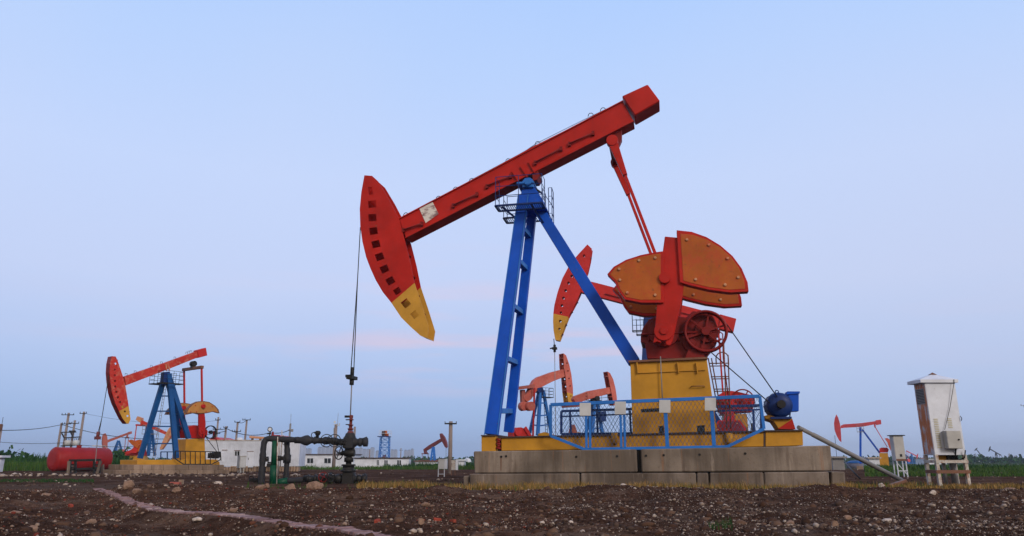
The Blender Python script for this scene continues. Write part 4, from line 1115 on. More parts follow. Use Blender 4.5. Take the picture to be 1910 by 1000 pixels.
mb.build('rail', M['blue_dark'], SA)
# bridle and polished rod of the left pumpjack
cA = LA(182, 817, 0)
for s in (-.12, .12): MB().tube([LA(203.5 - .6, 700, s), LA(190, 780, s), cA + ez * .1 + eyA * s * .7], .018, 5).build('bridle_cable', M['dark'], TA)
MB().box(cA, .22, .3, .16, exA, eyA, ez).cyl(cA + ez * .15, ez, .09, .35, 8).build('carrier_bar', M['maroon'], TA)
MB().tube([cA, LA(178, 862, 0)], .02, 5).build('polished_rod', M['steel'], TA)

# ------------------------------------------------------------------ second red pumpjack behind the large one
FB = Frame(1205, 600, 47.0, 12)
TB = FB.empty('pumpjack', label='second red pumpjack with round-holed horsehead, partly hidden behind the largest one', cat='pumpjack', group=GA)
LB = FB.L
sp = dict(hw=.30, pt=.04, through=True,
    head=[(1095.6, 456), (1104, 464), (1101, 485), (1096, 507), (1083.6, 536), (1083, 545), (1074, 565), (1060, 591), (1032, 585), (1034, 569), (1040, 545), (1049, 519), (1063, 493), (1078, 475)],
    tip=[(1060, 591), (1052, 612), (1043, 635.5), (1035.6, 634), (1032.5, 617), (1031.5, 600), (1032, 585)],
    head_holes=[round_hole(c, 2.7, 10) for c in ((1089.5, 477), (1078, 495), (1066.5, 515), (1060.3, 528), (1055, 542), (1051, 556), (1048, 570))] + [round_hole((1046.3, 583), 2.3, 10)],
    tip_holes=[round_hole((1045, 599), 2.7, 10), round_hole((1043.5, 613.5), 2.3, 10)],
    arc=[(1095.6, 456), (1078, 475), (1063, 493), (1049, 519), (1040, 545), (1034, 569), (1032, 585), (1031.5, 600), (1032.5, 617), (1035.6, 634), (1043, 635.5)],
    arc_tip=6, joint=(1083, 540), ribs=[(1101, 478), (1076, 562), (1066, 580), (1055, 604), (1048, 622)])
horse_head(FB, TB, sp, M['red_b'], M['yellow_tip'], M['red_dark'])
bB = beam_box(FB, TB, 'walking_beam', [(1096, 524), (1110, 527), (1345, 588), (1345, 611), (1205, 577), (1083, 545), (1085, 534)], .25, M['red_b'])
MB().prism(FB.P([(1343, 586), (1373.5, 594.5), (1368, 619.5), (1341, 613)], -.33), FB.ey * .66).build('tail_box', M['red_b'], bB, bevel=.02)
mb = MB()
for a, b_ in (((1128, 548), (1160, 556)), ((1168, 558), (1200, 567)), ((1270, 583), (1300, 590))): mb.tube([LB(*a, -.32), LB(*b_, -.32)], .03, 6)
mb.build('grab_bar', M['red_dark'], bB)
legs(FB, TB, [((1196, 830, -1.0), (1206, 590, -.25), .36, .28), ((1216, 830, 1.0), (1212, 590, .25), .36, .28)], M['blue_dark'], rungs=[(0, 1, (.3, .55, .8), .12)])
legs(FB, TB, [((1348, 800, 0), (1216, 592, 0), .36, .3)], M['blue'], 'rear_leg')
MB().prism(FB.P([(1203, 583), (1220, 583), (1224, 606), (1200, 606)], -.4), FB.ey * .8).build('post_cap', M['blue_dark'], TB)
xa_, _, za_ = FB.loc(LB(1180, 617, -1.0)); xb_ = FB.loc(LB(1225, 617, -1.0))[0]
cage(FB, TB, xa_, xb_, -1.0, -.5, za_, 1.05, M['dark'], r=.016, nposts=4, grate=False); cage(FB, TB, xa_ + .2, xb_, .5, 1.0, za_, 1.05, M['dark'], r=.016, nposts=4, grate=False)
for s in (-.9, .9): MB().member(LB(1340, 616, s), LB(1349, 742, s), .1, .1, FB.ey).build('pitman_arm', M['red'], TB)
MB().member(LB(1340, 618, -1), LB(1340, 618, -1) + FB.ey * 2, .2, .2, FB.ex).build('equalizer_bar', M['red_dark'], TB)
gB = MB().prism(FB.P([(1336, 752), (1338, 738), (1350, 731), (1364, 729), (1378, 731), (1398, 736), (1408, 745), (1404, 768), (1345, 772)], -.6), FB.ey * 1.2)
gB.cyl(LB(1360, 750, -.65), FB.ey, .5, .12, 24); gB.build('gearbox', M['red_b'], TB, bevel=.03)
pcB = LB(1386, 747, -.85)
mb = MB().ring(pcB, FB.ey, .66, .045, 40, 6).cyl(pcB, FB.ey, .1, .2, 12)
for k in range(6): mb.member(pcB, pcB + (FB.ex * math.cos(k * 1.047) + ez * math.sin(k * 1.047)) * .66, .07, .05, FB.ey)
mb.build('pulley_wheel', M['red_dark'], TB)
MB().prism(FB.P([(1348, 842), (1400, 842), (1393, 772), (1350, 772)], -.9), FB.ey * 1.8).build('gear_tower', M['yellow'], TB)
MB().prism(FB.P([(1178, 833), (1440, 830), (1440, 846), (1178, 848)], -1.2), FB.ey * 2.4).build('base_frame', M['yellow'], TB)
crank_set(FB, TB, dict(yn=-1.15, sep=2.1, arm=[(1352, 762), (1368, 762), (1374, 800), (1366, 818), (1354, 818), (1350, 800)], hub=(1360, 752), hr=.3, pin=(1350, 742), wt=.3, bolt=.04, arm_t=.16,
          weights=[([(1330, 800), (1340, 784), (1380, 784), (1392, 800), (1380, 822), (1360, 828), (1342, 822)], -.05)]), dict(arm=M['red'], rim=M['red'], weight=M['red_dark'], bolt=M['cream']))
PB = FB.empty('concrete_plinth', label='concrete plinth under the second red pumpjack behind the largest one', cat='plinth')
P = FB.P([(1165, 847), (1450, 845), (1450, 868), (1165, 868)], -1.8); P[2].z = P[3].z = -.1
MB().prism(P, FB.ey * 3.6).build('block', M['concrete'], PB, bevel=.03)
MB().box(LB(1405, 815, -1.3), .14, .14, 1.6).box(LB(1372, 758, -1.3), 2.6, .1, .12).build('railing', M['dark'], TB)
cB = LB(1034.5, 650, 0)
MB().tube([LB(1033, 632, 0), cB], .03, 6).build('bridle_cable', M['dark'], TB)
MB().box(cB, .32, .3, .14, FB.ex, FB.ey, ez).cyl(cB, ez, .09, .5, 10).tube([cB + ez * .05, cB - FB.ex * .32], .05, 6).build('carrier_bar', M['dark'], TB)
MB().tube([cB, LB(1037, 850, 0)], .024, 6).build('polished_rod', M['steel'], TB)

# ------------------------------------------------------------------ two faded pumpjacks beyond the big base
FC = Frame(1010, 730, 60, -32)
TC = FC.empty('pumpjack', label='faded salmon pumpjack with bent beam, round balance weights and yellow tipped head', cat='pumpjack', group=GA)
LC = FC.L; eyC = FC.ey
horse_head(FC, TC, dict(hw=.33, pt=.04, through=True, head=[(1051, 659), (1056, 663), (1062, 680), (1066, 700), (1068.5, 722), (1069, 735), (1057.5, 732), (1055, 702), (1052, 685)],
    tip=[(1057.5, 732), (1069, 735), (1068.5, 750), (1067, 754), (1060.5, 754)],
    head_holes=[round_hole(c, 1.5, 8) for c in ((1057.5, 677.5), (1059.5, 692), (1061.5, 706), (1063.5, 720))], tip_holes=[round_hole((1065, 739), 1.3, 8)],
    arc=[(1051, 659), (1056, 663), (1062, 680), (1066, 700), (1068.5, 722), (1069, 735), (1068.5, 750), (1067, 754)], arc_tip=5, joint=(1056, 695), ribs=[(1052, 668), (1056, 712), (1058, 728)]),
    M['salmon'], M['yellow_tip'], M['salmon_dark'])
bC = beam_box(FC, TC, 'walking_beam', [(1058, 687), (1030, 694), (1004, 703.5), (997, 709), (992, 718), (986, 730), (977, 739), (978, 745), (984, 750), (991, 745), (1000, 731), (1007, 724), (1030, 712), (1058, 701)], .22, M['salmon'])
MB().prism(FC.P([(963, 721.5), (997, 717), (998, 723), (963, 727.5)], -.5), eyC * 1.0).build('tail_frame', M['salmon_dark'], bC)
mb = MB()
for px_, dy in ((976, 0), (988.5, -.4)): mb.cyl(LC(px_, 758, -.35 + dy), eyC, .36, .5, 20)
mb.build('balance_weight', M['salmon'], TC)
MB().prism(FC.P([(973, 727), (980, 727), (979, 752), (974, 752)], -.2), eyC * .3).build('hanger', M['salmon_dark'], TC)
legs(FC, TC, [((1003, 812, -.9), (1008, 727, -.1), .26, .2), ((988, 808, .9), (1006, 727, .1), .22, .2), ((1028, 808, .2), (1013, 728, .1), .22, .2)], M['blue_rail'],
     rungs=[(1, 0, (.2, .42, .7), .1), (0, 2, (.2, .42, .7), .1)])
mb = MB()
for s in (1014, 1018): mb.tube([LC(s, 745, .3), LC(s + 4, 812, .3)], .02, 4)
for k in range(12): mb.tube([LC(1014 + k * .33, 746 + k * 5.5, .3), LC(1018 + k * .33, 746 + k * 5.5, .3)], .016, 4)
mb.build('ladder', M['dark'], TC)
xa_, _, za_ = FC.loc(LC(1006, 741, 0)); xb_ = FC.loc(LC(1027, 741, 0))[0]
cage(FC, TC, xa_, xb_, -.4, .3, za_, .75, M['dark'], r=.016, nposts=4, grate=True)
MB().prism(FC.P([(1003, 724), (1012, 722), (1016, 732), (1003, 732)], -.3), eyC * .6).build('saddle_bearing', M['blue_dark'], TC)
MB().member(LC(997, 724, -.6), LC(994, 816, -.6), .12, .1, eyC).build('pitman_arm', M['red'], TC)
gC = MB().prism(FC.P([(957, 815), (957, 803), (962, 798), (972, 797), (980, 800), (990, 815)], -.4), eyC * .8).cyl(LC(966, 806, -.5), eyC, .33, .3, 18)
gC.member(LC(979, 797, -.5), LC(991, 817, -.5), .28, .1, eyC); gC.build('gearbox', M['red_b'], TC, bevel=.02)
MB().box(FC.W(-1, 0, .35), 5.5, 2.2, .7, FC.ex, eyC, ez).build('base_frame', M['yellow'], TC)
FD = Frame(1112, 745, 58, -28)
TD = FD.empty('pumpjack', label='faded pink pumpjack on blue trestle seen over the guard fence, head facing right', cat='pumpjack', group=GA)
LD = FD.L; eyD = FD.ey
horse_head(FD, TD, dict(hw=.3, pt=.04, through=False, head=[(1133, 693), (1138, 696), (1144, 708), (1148, 724), (1150.5, 740), (1151, 756), (1145, 756), (1141, 735), (1137, 715)],
    arc=[(1133, 693), (1138, 696), (1144, 708), (1148, 724), (1150.5, 740), (1151, 756)], joint=(1138, 728), ribs=[(1134, 702), (1141, 740)]), M['salmon'], M['yellow_tip'], M['salmon_dark'])
beam_box(FD, TD, 'walking_beam', [(1139, 722), (1100, 729), (1073, 739), (1070, 745), (1075, 752), (1083, 750), (1108, 742), (1140, 734)], .22, M['salmon'])
legs(FD, TD, [((1104, 812, -.8), (1109, 748, -.1), .26, .2), ((1092, 812, .8), (1107, 748, .1), .22, .2), ((1124, 812, .1), (1114, 748, .1), .24, .2)], M['blue_rail'], rungs=[(1, 0, (.2, .5, .75), .1), (0, 2, (.2, .5, .75), .1)])
xa_, _, za_ = FD.loc(LD(1090, 752, 0)); xb_ = FD.loc(LD(1128, 752, 0))[0]
cage(FD, TD, xa_, xb_, -.4, .4, za_, .75, M['dark'], r=.016, nposts=7, grate=True)
MB().cyl(LD(1110, 744, 0), eyD, .2, .8, 14).box(LD(1110, 748, 0), .8, .6, .12, FD.ex, eyD, ez).build('saddle_bearing', M['dark'], TD)
MB().prism(FD.P([(1120, 768), (1131, 767), (1131, 786), (1120, 786)], -.5), eyD * .4).build('control_box', M['blue_dark'], TD, bevel=.02)
MB().prism(FD.P([(1066, 812), (1068, 800), (1072, 792), (1075, 800), (1078, 812)], -.5), eyD * .5).build('counterweight', M['orange'], TD)
MB().prism(FD.P([(1058, 752), (1100, 750), (1100, 757), (1058, 760)], -.4), eyD * .8).build('tail_frame', M['salmon_dark'], TD)
MB().box(FD.W(0, 0, .3), 5.5, 2.2, .6, FD.ex, eyD, ez).build('base_frame', M['yellow'], TD)
MB().prism(FD.P([(1068, 812), (1080, 806), (1096, 811), (1096, 816), (1068, 816)], -.8), eyD * .6).build('deck_hump', M['yellow'], TD)

# ------------------------------------------------------------------ smaller pumpjacks
def far_jack(px, py, D, yaw, label, mats, head, arcn, joint, beam, tail=None, tower=(), eq=None, pit=None, weights=None, gear=None, base=None, holes=(), tip=None, plat=None, bw=.14, hw=.16, ra=.05, through=True, box=None, rod=None, eqs=.9, tmat=None, brace=True):
    fr = Frame(px, py, D, yaw); t = fr.empty('pumpjack', label=label, cat='pumpjack', group=GA)
    sp_ = dict(hw=hw, pt=.03, head=head, arc=head[arcn[0]:arcn[1]], joint=joint, head_holes=list(holes), through=through)
    if tip: sp_['tip'] = tip
    horse_head(fr, t, sp_, mats['head'], M['yellow_tip'], mats['head'])
    beam_box(fr, t, 'walking_beam', beam, bw, mats['beam'], bevel=0)
    if tail: MB().prism(fr.P(tail, -bw * 1.5), fr.ey * bw * 3).build('tail_box', mats.get('tail', mats['beam']), t)
    outl = legs(fr, t, [((a[0], a[1], a[2]), (a[3], a[4], a[5]), a[6], a[6] * .8) for a in tower], mats['post'])
    if len(outl) >= 3 and brace:
        mb = MB()
        for k in (.12, .34, .55, .76):
            for i_, j_ in ((0, 1), (1, 2), (2, 0)):
                mb.member(outl[i_][0].lerp(outl[i_][1], k), outl[j_][0].lerp(outl[j_][1], k), .06, .06, ez)
                mb.member(outl[i_][0].lerp(outl[i_][1], k), outl[j_][0].lerp(outl[j_][1], min(1, k + .2)), .05, .05, ez)
        mb.build('bracing', mats['post'], t)
    if plat:
        xa, _, za = fr.loc(fr.L(plat[0], plat[2], 0)); xb = fr.loc(fr.L(plat[1], plat[2], 0))[0]
        cage(fr, t, xa, xb, -.7, -.2, za, .9, M['steel'], r=.02, nposts=4, grate=False, mids=1)
    if eq:
        c = fr.L(*eq, 0); MB().member(c - fr.ey * eqs * 1.1, c + fr.ey * eqs * 1.1, .16, .16, fr.ex).member(c, c + ez * .5, .2, .2, fr.ex).build('equalizer_bar', mats['beam'], t)
        if pit:
            b_ = fr.L(*pit, 0)
            for s in (-eqs, eqs): MB().member(c + fr.ey * s, b_ + fr.ey * s, .07, .07, fr.ey).build('pitman_arm', mats['beam'], t)
    for w in weights or (): MB().prism(fr.P(w[0], -w[1]), fr.ey * .25).build('counterweight', w[2], t)
    if weights and len(weights): pass
    for q in gear or (): MB().prism(fr.P(q[0], -q[1]), fr.ey * 2 * q[1]).build(q[3] if len(q) > 3 else 'gearbox', q[2], t)
    if base:
        xa, _, za = fr.loc(fr.L(base[0], base[2], 0)); xb = fr.loc(fr.L(base[1], base[2], 0))[0]
        h = max(.15, za)
        MB().box(fr.W((xa + xb) / 2, 0, h / 2), abs(xb - xa), 1.8, h, fr.ex, fr.ey, ez).build('base_frame', mats.get('base', M['concrete_tan']), t)
    if rod: MB().tube([fr.L(*rod[0], 0), fr.L(*rod[1], 0)], .03, 5).build('polished_rod', M['dark'], t)
    return fr, t
far_jack(221, 825, 105, -45, 'small pinkish pumpjack far off between the red tank and the left pumpjack', dict(head=M['salmon_dark'], beam=M['salmon_dark'], post=M['blue_a']),
    [(197, 808), (200, 814), (201, 823), (200.5, 836), (192.5, 836), (191, 828), (191, 817), (193, 810)], (3, 8), (200, 824), [(200, 821), (240, 806.5), (241, 810), (201, 825.5)],
    tail=[(240, 806), (246, 804.5), (246, 809), (241, 810.5)], tower=[(214, 847, -.8, 220.5, 822, 0, .2), (210, 847, .8, 220, 822, 0, .2), (229, 847, 0, 222, 822, 0, .2)], eq=(237, 816.5), pit=(235, 840),
    gear=[([(222, 848), (224, 839), (230, 838), (236, 842), (236, 848)], .5, M['salmon_dark'])], base=(205, 240, 852), eqs=.6)
far_jack(283, 808, 78, 6, 'cream and red pumpjack seen between the legs of the left pumpjack, head right', dict(head=M['cream'], beam=M['red_worn'], post=M['blue_a'], tail=M['cream']),
    [(319, 795), (321, 797), (320.5, 806), (317, 816), (310, 827), (302, 838), (298.5, 839), (298, 836), (302, 826), (306, 817), (310, 807), (315, 799)], (1, 7), (309, 812), [(262, 783), (309, 806), (311, 812), (285, 801), (262, 790)],
    tail=[(256, 776.5), (264, 780), (262, 789), (253, 783)], tower=[(277, 850, -.8, 281.5, 800, 0, .25), (276, 850, .8, 280.5, 800, 0, .25), (289, 850, 0, 283, 800, 0, .25)], eq=(264, 793.5), pit=(259, 830), eqs=.85,
    holes=[round_hole(c, .9, 6) for c in ((318, 801), (315.5, 806), (313, 811), (310.5, 816.5), (307, 822), (304, 827.5))],
    weights=[([(239, 822), (244, 820), (252, 823), (260, 830), (256, 836), (246, 830)], 1.3, M['orange']), ([(252, 822), (259, 820), (266, 822), (268, 830), (264, 840), (256, 843), (252, 838)], 1.15, M['orange']),
             ([(231, 845), (246, 838), (252, 830), (258, 834), (254, 845)], 1.2, M['red_b'])],
    gear=[([(232, 850), (236, 842), (250, 838), (262, 838), (264, 850)], .5, M['red_b']), ([(238, 866), (242, 850), (262, 850), (266, 866)], .6, M['yellow'], 'gear_tower')], base=(232, 300, 858), plat=(272, 296, 810))
far_jack(808, 835, 130, 28, 'dark maroon pumpjack on a blue lattice trestle left of the tall concrete pole', dict(head=M['maroon'], beam=M['maroon'], post=M['blue_rail'], base=M['maroon']),
    [(820, 809), (823, 808.5), (828, 815), (832, 825), (833, 833), (832, 835.5), (829.5, 834), (826, 827), (823, 822), (820.5, 815)], (1, 6), (823, 822), [(821, 818.5), (800, 830.5), (790, 838), (792, 842), (803, 836), (823, 823)],
    tail=[(789.5, 838), (792.5, 841), (795, 846), (791, 846)], tower=[(803, 861, -.9, 807, 834, -.1, .25), (810, 861, -.4, 808.5, 834, -.1, .25), (812, 861, .9, 809.5, 834, .1, .25)], eq=(793, 846.5), pit=(793, 858), eqs=.9, bw=.2, hw=.22,
    base=(786, 812, 858.5), rod=((832, 835), (832, 856)))
far_jack(1605, 797, 98, 26, 'rose red pumpjack on thin blue legs before the blue domes on the right', dict(head=M['rose'], beam=M['rose'], post=M['blue']),
    [(1560, 773), (1563, 778), (1566.5, 790), (1568, 800), (1569.5, 825), (1565.5, 822), (1560.5, 813), (1556.5, 802), (1555.5, 790), (1557, 780)], (4, 10), (1568, 797), [(1568, 794), (1574, 791.5), (1605, 789.5), (1634, 785.5), (1634, 791), (1608, 796), (1574, 798), (1568, 799)],
    tail=[(1633, 784), (1643, 783), (1644, 791), (1634, 793)], tower=[(1605, 865, -.3, 1605, 797, 0, .26), (1605.5, 865, .6, 1605.5, 797, 0, .2), (1641, 845, 0, 1608, 801, 0, .22)], eq=(1632, 796), pit=(1655, 834), eqs=.8,
    weights=[([(1650, 818), (1655, 817), (1661, 821), (1665, 829), (1665, 840), (1663, 843), (1658, 834), (1655, 825)], 1.1, M['salmon'])],
    gear=[([(1641, 844), (1640, 837), (1644, 835), (1655, 835), (1658, 839), (1656, 844)], .6, M['red_b']), ([(1640, 845), (1656, 845), (1659, 872), (1641, 872)], .8, M['yellow'], 'gear_tower')], brace=False, base=(1598, 1665, 869), plat=(1599, 1612, 806), rod=((1557, 812), (1562, 868)))
# distant dark ones on the right horizon
def mini_jack(px, D, H, d, tilt, label, mh, mp, mats_b=None, yaw=10, walk=True):
    p = at(px, 860, D); g = gz(p.x, p.y); t = thing('pumpjack', (p.x, p.y, g), R(yaw), label, 'pumpjack', GA)
    c, s = math.cos(R(yaw)), math.sin(R(yaw)); ax = Vector((c, s, 0)); ay = Vector((-s, c, 0)); o = Vector((p.x, p.y, g))
    W_ = lambda x, y, z: o + ax * (x * H * d) + ay * (y * H) + ez * (z * H)
    top = W_(0, 0, .78); ct, st = math.cos(R(tilt)), math.sin(R(tilt)); bd = (ax * d * ct + ez * st)
    MB().member(top - bd * .5 * H, top + bd * .48 * H, .07 * H, .05 * H, ay).build('walking_beam', mh, t)
    hc = top - bd * .5 * H; up = ay.cross(bd).normalized(); up = up if up.z > 0 else -up
    arc = []
    for k in range(7):
        a = -.42 + .84 * k / 6; arc.append(top - bd * (.60 * H * math.cos(a)) + up * (.60 * H * math.sin(a)))
    MB().prism(arc + [hc + up * .06 * H, hc - up * .06 * H] + [], ay * .06 * H).build('horse_head', mh, t)
    lg_ = MB()
    for y in (-.12, .12): lg_.member(W_(-.14, y, 0), top + ay * y * .2 * H, .035 * H, .03 * H, ay); lg_.member(W_(.14, y, 0), top + ay * y * .2 * H, .035 * H, .03 * H, ay)
    for k in (.25, .5, .75): lg_.member(W_(-.14 * (1 - k), -.12 * (1 - k), .78 * k), W_(.14 * (1 - k), -.12 * (1 - k), .78 * k), .02 * H, .02 * H, ay)
    lg_.build('trestle', mp, t)
    tail = top + bd * .42 * H; pn_ = W_(.42, 0, .28)
    for y in (-.1, .1): MB().member(tail + ay * y * H, pn_ + ay * y * H, .02 * H, .02 * H, ay).build('pitman_arm', mh, t)
    MB().cyl(W_(.40, -.1, .24), ay, .13 * H, .05 * H, 14).cyl(W_(.40, .1, .24), ay, .13 * H, .05 * H, 14).build('counterweight', mh, t)
    MB().box(W_(.40, 0, .1), .2 * H, .18 * H, .2 * H, ax, ay, ez).build('gear_tower', mp, t)
    MB().box(W_(.12, 0, .02), .9 * H, .25 * H, .04 * H, ax, ay, ez).build('base_frame', mp, t)
mini_jack(1816, 520, 5.5, 1, 22, 'dark distant pumpjack on the right horizon, leftmost and lowest of the three dark ones', M['dark'], M['dark'])
mini_jack(1830, 480, 6.5, 1, -52, 'dark distant pumpjack on the right horizon, head raised, middle of the three dark ones', M['dark'], M['dark'])
mini_jack(1860, 420, 7.0, 1, -28, 'dark distant pumpjack on the right horizon, rightmost and largest of the three dark ones', M['dark'], M['dark'])
mini_jack(1702, 300, 5.0, -1, 25, 'small distant red pumpjack between the two cabinets on the right', M['rose'], M['blue_rail'])
mini_jack(1690, 300, 4.5, 1, -35, 'tiny distant blue pumpjack just right of the small grey cabinet', M['blue_a'], M['blue_a'])
mini_jack(1722, 280, 2.5, -1, 10, 'tiny distant pale red pumpjack left of the big white cabinet legs', M['salmon_dark'], M['salmon_dark'])

# ------------------------------------------------------------------ cabinets on the right
def wall_part(p, q, h, th, m_, nm, parent, z=None): pass
def cabinet(D, fl, ft, px_r, dep, label, m_front, roof_over, legs_px, roof_rise, m_leg, name='cabinet'):
    """fl: front bottom left (px,py); ft: front top left; px_r: right bottom px"""
    a = at(fl[0], fl[1], D); b_ = at(px_r, fl[1], D); zt = at(ft[0], ft[1], D).z
    g = gz(a.x, D); w = b_.x - a.x; t = thing(name, ((a.x + b_.x) / 2, D + dep / 2, g), 0, label, 'cabinet')
    mb = MB().box(Vector(((a.x + b_.x) / 2, D + dep / 2, (a.z + zt) / 2)), w, dep, zt - a.z)
    body = mb.build('body', m_front, t, bevel=.012)
    return t, body, a, b_, zt, g
CD = 23.6
t, body, a, b_, zt, g = cabinet(CD, (1744, 849), (1724, 714), 1802, .66, 'tall white electrical cabinet with rust streaked side on legs at the right', M['white'], 0, 0, 0, 0)
w = b_.x - a.x; cx = (a.x + b_.x) / 2; cy = CD + .33
MB().box(Vector((a.x - .004, cy, (a.z + zt) / 2)), .012, .60, (zt - a.z) * .97).build('side_panel', M['streak'], t)
MB().box(Vector((a.x - .012, cy, zt - .42)), .012, .48, .5).build('louvre_panel', M['steel'], t)
mb = MB()
for k in range(9): mb.box(Vector((a.x - .02, cy, zt - .22 - k * .05)), .012, .44, .02)
mb.build('louvre', M['dark'], t)
ro = .075; zr = zt; rh = .22
vsr = [Vector((a.x - ro * 2.2, CD - ro, zr)), Vector((b_.x + ro, CD - ro, zr)), Vector((b_.x + ro, CD + .66 + ro, zr)), Vector((a.x - ro * 2.2, CD + .66 + ro, zr))]
v2 = [v + ez * .10 for v in vsr]; apx = Vector((cx, cy, zr + .10 + rh))
MB().add(vsr + v2 + [apx], [(3, 2, 1, 0), (0, 1, 5, 4), (1, 2, 6, 5), (2, 3, 7, 6), (3, 0, 4, 7), (4, 5, 8), (5, 6, 8), (6, 7, 8), (7, 4, 8)]).build('roof', M['white'], t)
MB().add([apx + (v - apx) * .18 + ez * .012 for v in v2] + [apx + ez * .05], [(0, 1, 4), (1, 2, 4), (2, 3, 4), (3, 0, 4)]).build('roof_cap', M['rust'], t)
zb = a.z
for lx, ly, lean in ((a.x + .04, CD + .03, 0), (b_.x - .04, CD + .03, .0), (a.x + .04, CD + .62, 0), (b_.x - .04, CD + .62, 0)):
    MB().member(Vector((lx, ly, zb + .02)), Vector((lx, ly, g - .08)), .10, .10, Y_).build('leg', M['white_rusty'], t, bevel=.006)
zb2 = at(1744, 861, CD).z; zb3 = at(1744, 880, CD).z
MB().box(Vector((cx, CD + .0, zb2)), w + .04, .08, .09).box(Vector((cx, CD + .62, zb2)), w + .04, .08, .09).box(Vector((a.x + .0, cy, zb2)), .08, .6, .09).box(Vector((b_.x, cy, zb2)), .08, .6, .09).build('frame', M['white_rusty'], t)
MB().box(Vector((cx, CD + .0, zb3)), w + .1, .07, .10).box(Vector((a.x - .0, cy, zb3)), .07, .6, .1).box(Vector((cx, CD + .63, zb3)), w, .07, .1).build('lower_frame', M['rust'], t)
mb = MB().box(Vector((cx - .1, cy + .1, zb2 + .12)), .3, .2, .16); mb.build('battery', M['yellow'], t)
mb = MB().box(Vector((cx + .12, cy, (zb + zb2) / 2 + .02)), .16, .2, .22).box(Vector((cx + .3, cy, (zb + zb2) / 2)), .12, .2, .2).tube([Vector((cx + .14, CD - .1, zb + .2)), Vector((cx + .16, CD, zb + .02)), Vector((cx + .2, cy, zb2))], .022, 6).tube([Vector((cx + .42, CD - .12, zb + .15)), Vector((cx + .40, CD - .05, zb - .08)), Vector((cx + .3, cy, zb2))], .018, 6)
mb.build('cable', M['dark'], t)
for px_, r_, dy in ((1779, .10, .5), (1762, .06, .6)):
    q = at(px_, 880, CD + dy); MB().cyl(Vector((q.x, CD + dy, (zb2 + g) / 2 - .05)), ez, r_, zb2 - g + .1, 14).build('conduit', M['steel'], t)
mb0 = at(1757, 804, CD - .22); mb1 = at(1787, 837, CD - .22)
mx = MB().prism([at(1763, 804, CD - .3), at(1789, 804, CD - .3), at(1794, 836, CD - .3), at(1767, 837, CD - .3)], Vector((0, .26, 0)))
bx = MB().box(Vector(((at(1765, 820, CD - .2).x + at(1792, 820, CD - .2).x) / 2, CD - .14, (at(1760, 804, CD).z + at(1760, 837, CD).z) / 2)), .46, .24, at(1760, 804, CD).z - at(1760, 837, CD).z)
mbx = bx.build('meter_box', M['grey'], t, bevel=.015)
c_ = at(1788, 820, CD - .26); MB().cyl(Vector((c_.x, CD - .27, c_.z)), Y_, .025, .04, 10).build('lock', M['dark'], mbx)
z0_ = at(1752, 782, CD).z; z1_ = at(1756, 841, CD).z
for col_x, za, zb_ in ((a.x + .16, z0_, z1_), (a.x + .60, at(1772, 781, CD).z, at(1772, 803, CD).z)):
    n = int((za - zb_) / .055)
    mb = MB()
    for k in range(n): mb.box(Vector((col_x + .02, CD - .006, za - k * .055)), .13, .02, .022)
    mb.build('louvre_column', M['vent'], t)
MB().tube([Vector((at(1776, 706, CD).x, CD - ro - .01, zt + .1)), Vector((at(1776, 712, CD).x, CD - ro - .02, zt)), at(1772, 760, CD - .05), at(1762, 802, CD - .05)], .009, 5).build('wire', M['dark'], t)
MB().tube([at(1791, 776, CD - .04), at(1794, 780, CD - .06), at(1793, 785, CD - .04)], .012, 5).build('handle', M['dark'], t)

CD2 = 35.5
t, body, a, b_, zt, g = cabinet(CD2, (1672, 860), (1665.5, 813), 1690.5, .36, 'small grey cabinet on a white stand beside the lower end of the slanting pipe', M['grey'], 0, 0, 0, 0)
cx = (a.x + b_.x) / 2
MB().box(Vector((cx, CD2 + .18, zt + .02)), b_.x - a.x + .14, .50, .04).build('roof', M['dark'], t)
MB().box(Vector((a.x - .005, CD2 + .18, (a.z + zt) / 2)), .01, .34, zt - a.z - .02).build('side_panel', M['plate'], t)
MB().box(Vector((cx + .02, CD2 - .01, a.z + .26)), .10, .02, .12).build('meter_window', M['dark'], t)
MB().box(Vector((cx, CD2 - .005, a.z + .05)), b_.x - a.x - .02, .012, .09).build('rust_band', M['rust'], t)
for lx in (a.x + .02, b_.x - .02):
    for ly in (CD2 + .02, CD2 + .34): MB().member(Vector((lx, ly, a.z)), Vector((lx, ly, g - .05)), .045, .045, Y_).build('leg', M['white'], t)
MB().member(Vector((a.x, CD2, a.z - .06)), Vector((b_.x, CD2, g + .05)), .03, .03, Y_).member(Vector((a.x, CD2, g + .28)), Vector((b_.x, CD2, g + .28)), .04, .04, Y_).build('brace', M['white'], t)
